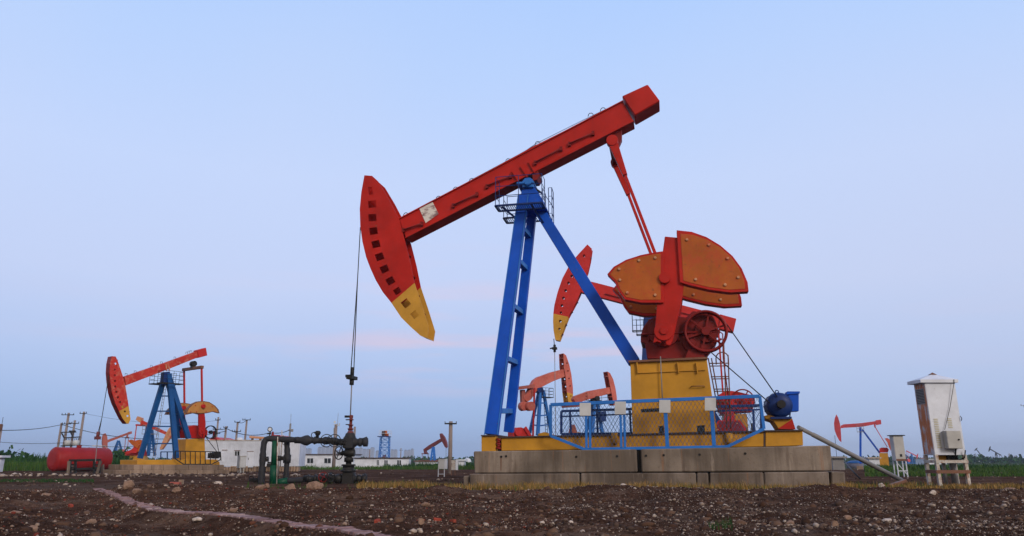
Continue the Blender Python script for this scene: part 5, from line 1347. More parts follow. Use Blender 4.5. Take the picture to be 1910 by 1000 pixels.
for i, (fl, ft, xr, D_, mm_, lb) in enumerate((((817, 875), (817.5, 855.5), 829, 36, M['plate'], 'small grey box cabinet on a white stand left of the tall concrete pole'), ((841.5, 877), (842, 857.5), 849, 39, M['white_rusty'], 'small weathered box cabinet on legs just right of the tall concrete pole'))):
    t, body, a, b_, zt, g = cabinet(D_, fl, ft, xr, .22 if i == 0 else .2, lb, mm_, 0, 0, 0, 0)
    cx = (a.x + b_.x) / 2
    MB().box(Vector((cx, D_ + .12, zt + .008)), b_.x - a.x + .05, .3, .016).build('roof', M['dark'], t)
    MB().box(Vector((b_.x - .05 + (.11 if i == 0 else .12), D_ + .14, (a.z + zt) / 2)), .12, .22, zt - a.z - .01).build('side_box', M['white'], t)
    MB().box(Vector((a.x + .03, D_ - .01, (a.z + zt) / 2 + .05)), .02, .02, .04).build('lock', M['dark'], t)
    for lx in (a.x + .01, b_.x - .01):
        for ly in (D_ + .01, D_ + .2): MB().member(Vector((lx, ly, a.z)), Vector((lx, ly, g - .03)), .025, .025, Y_).build('leg', M['white'] if i == 0 else M['rust'], t)
    if i == 0: MB().member(Vector((a.x, D_, g + .12)), Vector((b_.x, D_, g + .12)), .02, .02, Y_).build('brace', M['white'], t)

# ------------------------------------------------------------------ red tank on the left
TK = at(145, 876, 51.0); gt = gz(TK.x, TK.y)
yawk = R(60); ax = Vector((math.cos(yawk), math.sin(yawk), 0)); ay = Vector((-ax.y, ax.x, 0))
rt = .76; c0 = at(101, 857, 49.0); c1 = c0 + ax * 4.25; c0.z = gt + .82; c1.z = c0.z + .0
t = thing('storage_tank', (c0.x, c0.y, gt), yawk, 'red horizontal cylindrical storage tank lying on supports at the left', 'tank')
MB().lathe(c0 - ax * .16, ax, [(0, rt * .55), (.03, rt * .8), (.08, rt * .93), (.16, rt), (3.6, rt), (3.7, rt * .93), (3.76, rt * .75), (3.8, .1)], 40).build('shell', M['tank'], t)
MB().ring(c0, ax, rt, .015, 40, 5).ring(c0 + ax * 2.2, ax, rt, .012, 40, 5).build('weld_seam', M['tank'], t)
MB().cyl(c0 + ax * 1.5 + ez * (rt + .05), ez, .15, .14, 14).cyl(c0 + ax * 1.5 + ez * (rt + .13), ez, .18, .03, 14).build('manhole', M['tank'], t)
MB().tube([c0 + ax * 2.4 + ez * (rt + .12), c0 + ax * 3.4 + ez * (rt + .12)], .035, 6).tube([c0 + ax * 3.0 + ez * (rt + .12), c0 + ax * 3.0 + ez * .35 - ay * .66], .014, 5).tube([c0 + ax * 3.3 + ez * (rt + .12), c0 + ax * 3.3 + ez * .5 - ay * .56], .014, 5).build('pipe_rail', M['white_rusty'], t)
for k in (.8, 2.9):
    P = [c0 + ax * k - ay * .8 + ez * -.82, c0 + ax * k + ay * .8 - ez * .82, c0 + ax * k + ay * .62 - ez * .35, c0 + ax * k + ay * .3 - ez * .66, c0 + ax * k - ay * .3 - ez * .66, c0 + ax * k - ay * .66 - ez * .3]
    MB().prism(P, ax * .12).build('support', M['concrete_low'], t)
t = thing('pipe_rack', (at(160, 882, 47).x, 47, gz(-27, 47)), 0, 'low black steel pipe rack in front of the red tank', 'rack')
mb = MB(); D_ = 44.5
for x_ in (131, 141, 176, 186): mb.member(at(x_, 859, D_), at(x_ - 1, 884, D_), .12, .1, Y_)
mb.member(at(129, 859, D_), at(188, 858, D_), .13, .1, Y_); mb.member(at(130, 876, D_), at(186, 873, D_), .12, .1, Y_)
for x_ in (133, 176): mb.member(at(x_ , 867, D_), at(x_ + 10, 867, D_), .08, .08, Y_); mb.member(at(x_, 872, D_), at(x_ + 10, 872, D_), .08, .08, Y_)
mb.build('frame', M['dark'], t)
for x_ in (181, 127): MB().member(at(x_, 884, 44.3), at(x_ + 7 if x_ > 150 else x_ + 2, 860, 44.3), .16, .05, Y_).build('support_plate', M['concrete_low'], t)

# ------------------------------------------------------------------ white container building
FK = Frame(395, 870, 50, -6); tk = FK.empty('container_building', label='white corrugated site container standing on rubble blocks right of the left pumpjack', cat='container')
zk = lambda px, py, yl=0: FK.loc(FK.L(px, py, yl))
xL, _, zT = zk(384, 822); xR = zk(560, 829)[0]; zB = zk(430, 870)[2]
c = FK.W((xL + xR) / 2, 1.2, (zT + zB) / 2)
wl = MB().box(c, xR - xL, 2.4, zT - zB, FK.ex, FK.ey, ez).build('wall', M['white'], tk)
MB().box(FK.W((xL + xR) / 2, 1.2, zT + .03), xR - xL + .1, 2.5, .06, FK.ex, FK.ey, ez).build('roof', M['white_rusty'], tk)
mb = MB(); n = 46
for k in range(n): mb.box(FK.W(xL + (xR - xL) * (k + .5) / n, -.01, (zT + zB) / 2), .035, .03, zT - zB - .06, FK.ex, FK.ey, ez)
mb.build('corrugation', M['white'], wl)
for px_ in (412, 439, 477, 501): pass
for (x0_, x1_, y0_, y1_) in ((438.5, 441.5, 842, 850), (443, 446.5, 842, 850)):
    MB().prism(FK.P([(x0_, y0_), (x1_, y0_), (x1_, y1_), (x0_, y1_)], -.03), FK.ey * .05).build('window', M['glass'], tk)
for (x0_, x1_, y0_, y1_) in ((462, 472, 842, 872), (411, 417, 844, 862)):
    dd = MB().prism(FK.P([(x0_, y0_), (x1_, y0_), (x1_, y1_), (x0_, y1_)], -.035), FK.ey * .04).build('door', M['white'], tk, bevel=.01)
    MB().prism(FK.P([(x0_ + 1, y0_ + 12), (x0_ + 1.8, y0_ + 12), (x0_ + 1.8, y0_ + 16), (x0_ + 1, y0_ + 16)], -.05), FK.ey * .02).build('handle', M['dark'], dd)
mb = MB()
for (x0_, x1_, y_) in ((414, 424, 839), (461, 473, 841.5), (437, 448, 840)): mb.prism(FK.P([(x0_, y_), (x1_, y_), (x1_, y_ + .9), (x0_, y_ + .9)], -.05), FK.ey * .04)
mb.build('lintel', M['rust'], tk)
zg = gz(-18, 50)
ft = MB(); rnd = random.Random(3)
for k in range(34):
    xk = xL + (xR - xL) * (k + .5) / 34; hgt = (zB - 0) * (.8 + .2 * rnd.random()); ft.box(FK.W(xk, .3 + rnd.random() * .2, hgt / 2), (xR - xL) / 34 * (.75 + .2 * rnd.random()), .8, hgt, FK.ex, FK.ey, ez)
ft.build('rubble_base', M['concrete_tan'], tk, bevel=.03)
# grey electric box before it
FE = Frame(449, 872, 46.5, -35); te = FE.empty('cabinet', label='grey two-door electric box in front of the white container', cat='cabinet')
xa_, _, za_ = FE.loc(FE.L(448, 851, 0)); xb_ = FE.loc(FE.L(460, 851, 0))[0]; zb_ = FE.loc(FE.L(450, 873, 0))[2]
MB().box(FE.W((xa_ + xb_) / 2, .3, (za_ + zb_) / 2), xb_ - xa_, .6, za_ - zb_, FE.ex, FE.ey, ez).build('body', M['grey'], te, bevel=.01)
MB().box(FE.W((xa_ + xb_) / 2, .3, za_ + .01), xb_ - xa_ + .06, .66, .03, FE.ex, FE.ey, ez).build('roof', M['grey'], te)
MB().box(FE.W((xa_ + xb_) / 2, -.012, (za_ + zb_) / 2), (xb_ - xa_) * .8, .02, (za_ - zb_) * .85, FE.ex, FE.ey, ez).build('door', M['plate'], te)
for dx in (.1, xb_ - xa_ - .1):
    for dy in (.06, .54): MB().member(FE.W(xa_ + dx, dy, zb_), FE.W(xa_ + dx, dy, -.1), .05, .05, FE.ey).build('leg', M['grey'], te)

# ------------------------------------------------------------------ long white sheds
def shed(pl, pr, pt0, pt1, D, dep, yaw, label, wins, mroof, name='shed', doors=(), mw='white'):
    fr = Frame(pl, 860, D, yaw); t = fr.empty(name, label=label, cat='building')
    x0, _, z0 = fr.loc(fr.L(pl, pt0, 0)); x1, _, z1 = fr.loc(fr.L(pr, pt1, 0))
    zt = (z0 + z1) / 2
    MB().box(fr.W((x0 + x1) / 2, dep / 2, zt / 2 - .1), x1 - x0, dep, zt + .2, fr.ex, fr.ey, ez).build('wall', M[mw], t)
    MB().box(fr.W((x0 + x1) / 2, dep / 2, zt + .05), x1 - x0 + .4, dep + .5, .14, fr.ex, fr.ey, ez).build('roof', mroof, t)
    for (a_, b2, y0, y1) in wins:
        wf = MB().prism(fr.P([(a_ - .5, y0 - .5), (b2 + .5, y0 - .5), (b2 + .5, y1 + .5), (a_ - .5, y1 + .5)], -.03), fr.ey * .06).build('window', M['white'], t)
        m_ = (a_ + b2) / 2; pn = MB()
        pn.prism(fr.P([(a_, y0), (m_ - .5, y0), (m_ - .5, y1), (a_, y1)], -.05), fr.ey * .02); pn.prism(fr.P([(m_ + .5, y0), (b2, y0), (b2, y1), (m_ + .5, y1)], -.05), fr.ey * .02)
        pn.build('pane', M['glass'], wf)
    return fr, t
shed(518, 660, 847.5, 849, 128, 6, 0, 'long low white shed with dark roof edge and barred windows behind the wellhead pipes', [(544, 555, 854.5, 863), (573, 584, 855, 864), (605, 617, 855, 864)], M['roofdark'])
shed(661, 763, 854.5, 855.5, 118, 5, -4, 'low white shed with flat dark roof line under the blue lattice tower', [(703, 707, 858, 868), (717, 723, 858.5, 868), (741, 748, 858.5, 868)], M['roofdark'])
shed(774, 815, 860.5, 861, 120, 4, 0, 'very low flat shed with rusty red roof edge in the grass', [], M['rust'])
shed(850, 866, 859, 859, 90, 3, 0, 'small plain white hut behind the tall concrete pole', [], M['white'])
shed(-16, 2, 853, 853, 50, .4, 0, 'small white hut at the left edge of the grass', [], M['white'])
shed(1552, 1574, 854.5, 854, 60, 3, 10, 'grey corrugated metal hut just right of the plinth end', [], M['steel'], mw='steel')
shed(1621, 1640, 855, 855, 85, 3, 12, 'pale hut with a pink stained wall left of the rose red pumpjack base', [], M['white_rusty'])
shed(1726, 1765, 856.5, 856.5, 240, 6, 0, 'far white flat building behind the tall cabinet legs', [], M['white'])
shed(1822, 1846, 857, 857, 420, 12, 0, 'far low white building on the right horizon below the dark pumpjacks', [], M['white'])
def dome(px, D, r, m_, lb):
    p = at(px, 860, D); g = gz(p.x, p.y); t = thing('dome_tank', (p.x, p.y, g), 0, lb, 'tank')
    MB().lathe(Vector((p.x, p.y, g)), ez, [(0, r), (.9, r)], 24).build('wall', M['far2'], t)
    MB().lathe(Vector((p.x, p.y, g + .9)), ez, [(0, r * 1.02), (r * .12, r * .93), (r * .24, r * .72), (r * .32, r * .42), (r * .35, .02)], 24).build('dome', m_, t)
dome(1594, 140, 1.5, M['blue_a'], 'blue domed storage tank behind the thin blue pumpjack legs'); dome(1615, 150, 1.2, M['blue_a'], 'smaller blue dome right of the blue domed storage tank')
p = at(872, 858, 180); t = thing('storage_tank', (p.x, p.y, gz(p.x, p.y)), 0, 'round white tank far off beside the plinth left end', 'tank')
MB().lathe(Vector((p.x, p.y, gz(p.x, p.y))), ez, [(0, .9), (1.2, .9), (1.7, .7), (1.95, .1)], 20).build('shell', M['white'], t)

# red gable roofs behind the container
def gable(px0, px1, ptop, pbase, D, lb):
    a_ = at(px0, pbase, D); b2 = at(px1, pbase, D); zt = at(px0, ptop, D).z; g = gz(a_.x, D); t = thing('house', ((a_.x + b2.x) / 2, D, g), 0, lb, 'building')
    MB().box(Vector(((a_.x + b2.x) / 2, D + 2.5, (g + a_.z) / 2)), b2.x - a_.x, 5, a_.z - g).build('wall', M['white'], t)
    mx_ = a_.x * .75 + b2.x * .25
    MB().prism([a_ - X_ * .3, b2 + X_ * .3, Vector((mx_, D, zt))], Y_ * 5.4).build('roof', M['red_b'], t)
gable(389, 421, 815, 824, 90, 'house with a red gable roof peeping over the white container')
gable(509, 520, 811, 818, 88, 'small red roofed house just left of the green riser')
# beam of a hidden pumpjack behind the container
FJ = Frame(484, 830, 80, 0); tj = FJ.empty('pumpjack', label='weathered pink pumpjack tail rising above the white container behind the black riser', cat='pumpjack', group=GA)
beam_box(FJ, tj, 'walking_beam', [(465, 813), (494, 815), (530, 818), (530, 822), (494, 819), (465, 817.5)], .2, M['cream'])
MB().box(FJ.L(472, 823, 0), .9, 1.2, .12).member(FJ.L(471, 817, 0), FJ.L(471, 823, 0), .2, .2, FJ.ey).build('equalizer_bar', M['dark'], tj)
legs(FJ, tj, [((484, 868, -.6), (485.5, 818, 0), .2, .2), ((487, 868, .6), (486, 818, 0), .2, .2)], M['rust'])
MB().prism(FJ.P([(527, 812), (531, 815), (533, 826), (531, 835), (528, 828)], -.2), FJ.ey * .4).build('horse_head', M['cream'], tj)
MB().box(FJ.W(0, 0, .3), 5, 2, .6).build('base_frame', M['yellow'], tj)

# ------------------------------------------------------------------ blue lattice tower
TD0 = 125.0; p0 = at(716, 860, TD0); g = gz(p0.x, TD0); t = thing('lattice_tower', (p0.x, TD0, g), 0, 'blue lattice pumping tower with orange winch drums on top, above the white sheds', 'tower')
xl, xr = at(709.5, 830, TD0).x, at(726, 830, TD0).x; zt = at(716, 815, TD0).z; wd = (xr - xl)
cs = [(xl, TD0 - wd / 2), (xr, TD0 - wd / 2), (xr, TD0 + wd / 2), (xl, TD0 + wd / 2)]
mid_ = ((xl + xr) / 2, TD0)
V3 = lambda c, z, k=1.0: Vector((mid_[0] + (c[0] - mid_[0]) * k, mid_[1] + (c[1] - mid_[1]) * k, z))
for c_ in cs: MB().member(V3(c_, g, 1.1), V3(c_, zt, .95), .12, .12, Y_).build('leg', M['blue_rail'], t)
mb = MB()
for k in range(6):
    za, zb_ = g + (zt - g) * k / 6, g + (zt - g) * (k + 1) / 6
    for i_ in range(4):
        mb.member(V3(cs[i_], zb_), V3(cs[(i_ + 1) % 4], zb_), .07, .07, ez)
        mb.member(V3(cs[i_], za), V3(cs[(i_ + 1) % 4], zb_), .05, .05, ez); mb.member(V3(cs[(i_ + 1) % 4], za), V3(cs[i_], zb_), .05, .05, ez)
mb.build('bracing', M['blue_rail'], t)
MB().box(Vector((mid_[0] - .15, TD0, zt + .04)), wd * 1.35, wd * 1.2, .12).build('platform', M['blue_dark'], t)
mb = MB(); zz = zt + .1
for i_ in range(4):
    mb.tube([V3(cs[i_], zz, 1.2), V3(cs[i_], zz + .9, 1.2)], .03, 5); mb.tube([V3(cs[i_], zz + .9, 1.2), V3(cs[(i_ + 1) % 4], zz + .9, 1.2)], .03, 5); mb.tube([V3(cs[i_], zz + .45, 1.2), V3(cs[(i_ + 1) % 4], zz + .45, 1.2)], .03, 5)
mb.build('railing', M['white'], t)
MB().cyl(Vector((mid_[0] - .35, TD0 - .2, zz + .45)), Vector((1, .4, 0)), .42, .3, 16).build('winch_drum', M['roofdark'], t)
MB().cyl(Vector((mid_[0] + .05, TD0 - .2, zz + .5)), Vector((1, .6, 0)), .46, .32, 16).box(Vector((mid_[0] + .3, TD0, zz + .2)), .5, .5, .4).build('winch_drum', M['orange'], t)
MB().box(Vector((mid_[0], TD0, g + (zt - g) * .38)), .5, .5, .7).build('balance_box', M['rust'], t)

# ------------------------------------------------------------------ poles, masts, wires
def pole(px, pt, pb, D, r, label, arms=(), m_='pole', top=None, name='power_pole', cat='power pole', ins=True):
    p = at(px, pt, D); g = gz(p.x, D); base = Vector((p.x, D, g - .3)); t = thing(name, (p.x, D, g), 0, label, cat)
    MB().tube([base, Vector((p.x, D, p.z))], [r * 1.25, r], 10).build('shaft', M[m_], t)
    for (py, hw_) in arms:
        z = at(px, py, D).z; am = MB().box(Vector((p.x, D - r * 1.2, z)), 2 * hw_, .07, .08).build('crossarm', M['dark'], t)
        if ins:
            for sx in (-hw_ * .93, hw_ * .93) if hw_ < .5 else (-hw_ * .93, -hw_ * .4, hw_ * .93):
                f_ = .55 if D < 60 else 1.0
                MB().lathe(Vector((p.x + sx, D - r * 1.2, z + .04)), ez, [(0, .03 * f_), (.05 * f_, .05 * f_), (.1 * f_, .025 * f_), (.14 * f_, .04 * f_), (.17 * f_, .015)], 8).build('insulator', M['dark'], am)
    return t, p, g
def sag(a, b_, s, n=14): return [a.lerp(b_, i / n) - ez * (4 * s * (i / n) * (1 - i / n)) for i in range(n + 1)]
pole(841, 786, 872, 44, .11, 'tall concrete power pole with one crossarm right of the dark maroon pumpjack', [(790.5, .36)])
tp = [pole(115, 789, 836, 88, .12, 'short power pole, leftmost of the cluster behind the red tank')]
tp.append(pole(128.5, 770, 836, 88, .13, 'tall power pole with crossarm, second from left in the cluster behind the red tank', [(774, .75), (791, .55)]))
tp.append(pole(140, 784, 836, 88, .12, 'reddish power pole, third from left in the cluster behind the red tank', [(790, .6)]))
tp.append(pole(157, 768, 836, 88, .13, 'tall power pole with crossarm, rightmost of the cluster behind the red tank', [(771.5, .4)]))
t = thing('transformer_frame', (at(133, 830, 87.5).x, 87.5, gz(-53, 87)), 0, 'transformer platform between the poles behind the red tank, carrying two grey cans', 'transformer')
mb = MB()
for (a_, b2) in (((113, 806.5), (142, 806)), ((119, 817), (150, 815)), ((113.5, 832), (148, 830)), ((129, 804), (141, 804)), ((115, 808), (120, 817)), ((131, 804.5), (136, 815))):
    mb.member(at(*a_, 87.4), at(*b2, 87.4), .12, .1, Y_)
mb.build('frame', M['dark'], t)
for px_ in (125.5, 141):
    c_ = at(px_, 831, 87.2); c2_ = MB().lathe(c_, ez, [(0, .34), (.5, .36), (.55, .30), (.62, .2)], 14).build('transformer_can', M['plate'], t)
    for k in (-.2, 0, .2): MB().cyl(c_ + ez * .72 + X_ * k, ez, .03, .22, 6).build('bushing', M['dark'], c2_)
t, p_l, g = pole(3.5, 792, 880, 62, .10, 'lamp pole with a box and aerial at the left picture edge', [], name='lamp_pole', cat='pole')
MB().box(Vector((p_l.x, 61.8, at(3, 797, 62).z)), .28, .25, .5).build('equipment_box', M['rust'], t); MB().tube([p_l, p_l + ez * .6], .02, 5).build('aerial', M['dark'], t)
pk = [pole(407.5, 778, 822, 92, .1, 'thin power pole with crossarm directly right of the left pumpjack weights', [(783.5, .3), (801, .5), (809, .45)]),
      pole(422, 795, 824, 92, .12, 'short thick pole without top crossarm above the white container', [(798, .25)]),
      pole(443.5, 787, 824, 92, .12, 'pole with crossarm left of the round white tank above the container', [(787.5, .35), (805, .55)]),
      pole(460.5, 783, 826, 92, .11, 'pole with wide crossarm right of the round white tank above the container', [(783.5, .5)])]
p = at(447, 826, 75); t = thing('water_tank', (p.x, 75, p.z - .1), 0, 'round white water tank on the container roof line', 'tank'); t.location.z = gz(p.x, 75)
MB().lathe(Vector((p.x, 75, at(447, 828, 75).z)), ez, [(0, .28), (.05, .3), (.52, .3), (.6, .22), (.64, .05)], 18).build('shell', M['white'], t)
MB().tube([Vector((p.x, 75, gz(p.x, 75))), Vector((p.x, 75, at(447, 828, 75).z))], .12, 8).build('stand', M['steel'], t)
t, p_m, g = pole(542, 790, 846, 118, .14, 'tall thin grey radio mast behind the pipe loop', [], 'steel', name='radio_mast', cat='mast')
MB().tube([p_m, at(543, 772, 118)], .03, 5).build('aerial', M['steel'], t)
MB().box(at(540, 802, 117.6), .5, .1, .08).box(at(545, 803, 117.6), .3, .2, .4).box(at(541, 793, 117.6), .3, .1, .06).build('bracket', M['steel'], t)
t, p_m, g = pole(627, 791, 876, 112, .22, 'pole with dish, lamps and tall aerial left of the wellhead', [], 'pole', name='camera_mast', cat='mast')
MB().tube([at(629, 795, 112), at(631, 770, 112)], .025, 5).tube([at(623, 798, 112), at(623, 880, 112)], .06, 6).build('aerial', M['steel'], t)
MB().cyl(at(624.5, 787.5, 111.7), Vector((.4, -1, .2)), .16, .06, 14).box(at(631, 794, 111.7), .5, .1, .08).box(at(633, 791, 111.7), .15, .15, .2).box(at(625, 792, 111.7), .5, .1, .08).build('dish', M['plate'], t)
t, p_m, g = pole(662, 796, 850, 240, .35, 'far pale chimney-like mast with white band just right of the wellhead top', [], 'pole', name='chimney', cat='chimney')
t, p_m, g = pole(748, 836, 852, 260, .16, 'distant small pole with crossarm above the right white shed', [(840, .6)])
t, p_m, g = pole(690, 838, 852, 260, .16, 'distant thin pole above the shed left of the blue lattice tower', [])
for px_, lb in ((1882, 'faint lattice pylon on the far right horizon'), (1893, 'faint short pole on the far right horizon')):
    pole(px_, 846 if px_ < 1890 else 850, 860, 420, .25, lb, [(849 if px_ < 1890 else 851, .9)], 'steel')
def wire(name, pts, r, label):
    o_ = MB().tube(pts, r, 5, cap=False).build(name, M['dark']); tag(o_, label, 'cable', 'overhead wires'); return o_
wire('power_line', sag(at(-25, 802, 60), at(115, 792, 87.8), .25) + sag(at(115, 792, 87.8), at(422, 804, 91.8), 1.3, 30)[1:] , .035, 'thick overhead cable from the left edge past the pole cluster towards the container')
wire('power_line', sag(at(408, 800, 91.8), at(422, 799, 91.8), .1) + sag(at(422, 799, 91.8), at(504, 807, 91), .55)[1:] + sag(at(504, 807, 91), at(541, 802, 91), .2)[1:], .04, 'sagging black cable above the white container')
wire('power_line', sag(at(-25, 822, 88), at(118, 826, 87.8), .2) + sag(at(118, 826, 87.8), at(300, 828, 90), .4)[1:], .025, 'thin lower wire crossing the left side behind the red tank')
wire('power_line', sag(at(157, 771, 88), at(408, 784, 92), .7, 20), .014, 'very thin upper wire from the rightmost clustered pole to the thin pole by the container')
wire('power_line', sag(at(443.5, 787, 91.8), at(460.5, 783, 91.8), .25), .03, 'short wire between the two poles above the container')

# ------------------------------------------------------------------ skyline
rnd = random.Random(11); SD = 2300
def tower_block(px0, px1, pt, k):
    a_ = at(px0, pt, SD + k * 9); b2 = at(px1, pt, SD + k * 9); g = -.8; D = SD + k * 9; h = a_.z - g; w = b2.x - a_.x
    t = thing('apartment_tower', ((a_.x + b2.x) / 2, D, g), 0, 'pale hazy apartment tower of the far skyline', 'building', 'far skyline apartment towers')
    c = Vector(((a_.x + b2.x) / 2, D + 8, g + h / 2)); MB().box(c, w, 16, h).build('body', M['far'], t)
    mb = MB()
    for f in (-.3, 0, .3): mb.box(c + X_ * (f * w) - Y_ * 8.2, w * .12, .6, h * .96)
    mb.build('window_strip', M['far2'], t)
    cx = (a_.x + b2.x) / 2; zt = a_.z
    MB().prism([Vector((a_.x - w * .05, D + .5, zt)), Vector((b2.x + w * .05, D + .5, zt)), Vector((cx + w * .22, D + .5, zt + 4)), Vector((cx - w * .22, D + .5, zt + 4))], Y_ * 15).build('roof', M['far2'], t)
k = 0
for x0_, x1_, top_, n in ((545, 580, 838, 5), (592, 622, 835, 4), (624, 640, 840, 2), (661, 698, 838, 5), (728, 741, 838, 2), (753, 772, 840, 3), (700, 708, 844, 1), (482, 492, 841, 1)):
    for i_ in range(n):
        w_ = (x1_ - x0_) / n; tower_block(x0_ + i_ * w_ + .5, x0_ + (i_ + 1) * w_ - .7, top_ + rnd.uniform(-1.5, 2.5), k); k += 1

# ------------------------------------------------------------------ brick edging, boulders, bits
mb = MB(); pts = []
P3 = [Vector((p.x, p.y, 0)) for p in EDGE]
acc = []
for a_, b2 in zip(P3, P3[1:]):
    n = max(1, int((b2 - a_).length / .11))
    for i_ in range(n): acc.append((a_.lerp(b2, i_ / n), (b2 - a_).normalized()))
rnd = random.Random(8)
for i_, (p, d) in enumerate(acc):
    d = (acc[min(i_ + 3, len(acc) - 1)][0] - acc[max(i_ - 3, 0)][0]).normalized()
    nrm = Vector((-d.y, d.x, 0)); nrm = nrm if nrm.y > 0 else -nrm
    q = p + nrm * .09
    z = gz(q.x, q.y); tl = (rnd.random() - .5) * .05
    ez2 = (ez + nrm * tl + d * tl * .6).normalized()
    mb.box(Vector((q.x, q.y, z - .022 + .012 * rnd.random())) + nrm * (.02 * (rnd.random() - .5)), .098, .21 + .05 * rnd.random(), .08, d, nrm, ez2)
o_ = mb.build('brick_path', M['paver'], None, bevel=.006); tag(o_, 'narrow edging path of pink grey bricks curving through the rubble', kind='structure')

def boulder(px, py, wpx, hpx, label, m_='boulder', name='rock', seed=0, Y=None, elong=1.0, cat='rock', sink=.3):
    p = gpt(px, py, .05) if Y is None else at(px, py, Y)
    r_ = np.random.default_rng(seed + 100); y = p.y; s = wpx / FPX * y / 2; h = hpx / FPX * y
    g = gz(p.x, p.y)
    v = []; f = []
    # subdivide the icosahedron twice
    V = [Vector(c) for c in ICV]; F = [tuple(c) for c in ICF]
    for _ in range(2):
        mid = {}; F2 = []
        def md(a, b2):
            kk = (min(a, b2), max(a, b2))
            if kk not in mid: V.append(((V[a] + V[b2]) / 2).normalized()); mid[kk] = len(V) - 1
            return mid[kk]
        for a_, b2, c_ in F:
            x_, y_, z_ = md(a_, b2), md(b2, c_), md(c_, a_); F2 += [(a_, x_, z_), (x_, b2, y_), (z_, y_, c_), (x_, y_, z_)]
        F = F2
    planes = [(Vector(r_.normal(size=3)).normalized(), .55 + .3 * r_.random()) for _ in range(16)]
    out_ = []
    for q in V:
        q = q.copy()
        for n_, d_ in planes:
            k_ = q.dot(n_)
            if k_ > d_: q -= n_ * (k_ - d_)
        q *= 1 + .04 * r_.normal()
        out_.append(Vector((q.x * s * elong * 1.1, q.y * s * .8, q.z * h * .62)))
    a = r_.random() * .5 - .25
    out_ = [Vector((q.x * math.cos(a) - q.y * math.sin(a), q.x * math.sin(a) + q.y * math.cos(a), q.z)) + Vector((p.x, p.y, g + h * (.5 - sink * .5))) for q in out_]
    mbb = MB(); mbb.add(out_, F); o = mbb.build(name, M[m_], recalc=False); tag(o, label, cat); return o
boulder(585, 916, 32, 19, 'largest tan boulder at the foot of the wellhead pipes', seed=1, Y=18.6)
boulder(543, 913, 22, 14, 'smaller rounded boulder left of the largest boulder by the pipes', seed=2, Y=18.8)
boulder(236, 920, 22, 16, 'long smooth tan boulder beside the far end of the brick path', seed=3, Y=16.5)
boulder(254, 925, 18, 10, 'flat tan boulder touching the long smooth one by the brick path', seed=4, Y=16)
boulder(328, 926, 17, 12, 'angular tan rock in the middle of the left rubble', seed=5)
boulder(406, 919, 20, 10, 'pale broken rock lump on the left rubble crest', 'boulder_pale', seed=6)
boulder(486, 921, 24, 11, 'broad brown rock left of the pipe loop foot', seed=7)
boulder(498, 918, 10, 10, 'upright small rock right of the broad brown rock', seed=8)
boulder(371, 957, 20, 9, 'smooth white stone resting on the brick path', 'boulder_pale', seed=9)
boulder(434, 951, 18, 9, 'brown grey rock just behind the brick path', seed=10)
boulder(173, 954, 17, 10, 'pale reddish rock left of the path in the dark soil', seed=11)
boulder(30, 947, 20, 7, 'flat tan rock near the left edge of the soil', seed=12)
boulder(62, 982, 22, 13, 'brown boulder low in the bottom left corner', seed=13)
boulder(85, 922, 22, 10, 'tan mounded rock left of the brick path start', seed=14)
boulder(372, 988, 28, 5, 'long flat pale slab lying in the foreground soil', 'boulder_pale', seed=15, elong=1.3)
boulder(794, 939, 16, 9, 'round pinkish rock in the centre soil', seed=16)
boulder(1012, 966, 10, 6, 'small white stone in the centre foreground', 'boulder_pale', seed=17)
boulder(1064, 962, 12, 6, 'white oval stone right of the centre foreground', 'boulder_pale', seed=18)
boulder(784, 985, 13, 14, 'pinkish rock in front with a brick shard beside it', seed=19)
boulder(1654, 967, 20, 9, 'bright white broken stone in the right foreground', 'boulder_pale', seed=20)
boulder(1556, 974, 16, 15, 'grey upright rock shard in the right foreground', seed=21)
boulder(1580, 964, 15, 9, 'tan triangular rock in the right foreground', seed=22)
boulder(1475, 977, 18, 10, 'low grey rock at the bottom right of centre', seed=23)
boulder(1741, 925, 14, 8, 'white rock on the rubble crest below the tall cabinet', 'boulder_pale', seed=24)
boulder(1645, 919, 14, 8, 'pale rock at the crest right of the slanting pipe end', 'boulder_pale', seed=25)
boulder(1885, 917, 24, 8, 'long flat tan rock at the right edge crest', seed=26)
boulder(1040, 918, 28, 9, 'white crumbled mortar lump in front of the plinth', 'boulder_pale', seed=27)
boulder(1185, 917, 22, 9, 'pale crumbled lump on the crest left of the block joint', 'boulder_pale', seed=28)
boulder(1165, 922, 14, 8, 'small white lump beside the pale crumbled one', 'boulder_pale', seed=29)
for i_, (px_, py_, w_, lb) in enumerate(((785, 966, 14, 'red brick shard behind the pinkish front rock'), (703, 986, 14, 'red brick shard at the bottom left of centre'), (134, 931, 11, 'bright red brick piece left of the brick path'), (816, 968, 14, 'dark red brick bit right of the centre shard'), (344, 982, 9, 'red brick fragment in the trench before the path'), (845, 970, 12, 'rightmost dull red brick fragment of the three near the centre'))):
    p = gpt(px_, py_, .03); s = w_ / FPX * p.y; g = gz(p.x, p.y); a = .4 + i_
    o_ = MB().box(Vector((p.x, p.y, g + s * .18)), s, s * .55, s * .5, Vector((math.cos(a), math.sin(a), .1)).normalized(), Vector((-math.sin(a), math.cos(a), .0)), Vector((-.1, 0, 1)).normalized()).build('brick_shard', M['brick_red'], bevel=s * .06); tag(o_, lb, 'brick')
o_ = MB().box(at(327, 902.5, 21), .26, .14, .10).build('litter_box', M['salmon_dark']); tag(o_, 'flattened reddish box lying at the edge of the dirt track', 'litter')
o_ = MB().box(at(338, 900.5, 21.2), .10, .12, .16).build('concrete_lump', M['concrete_tan']); tag(o_, 'small grey concrete lump beside the reddish box', 'rock')
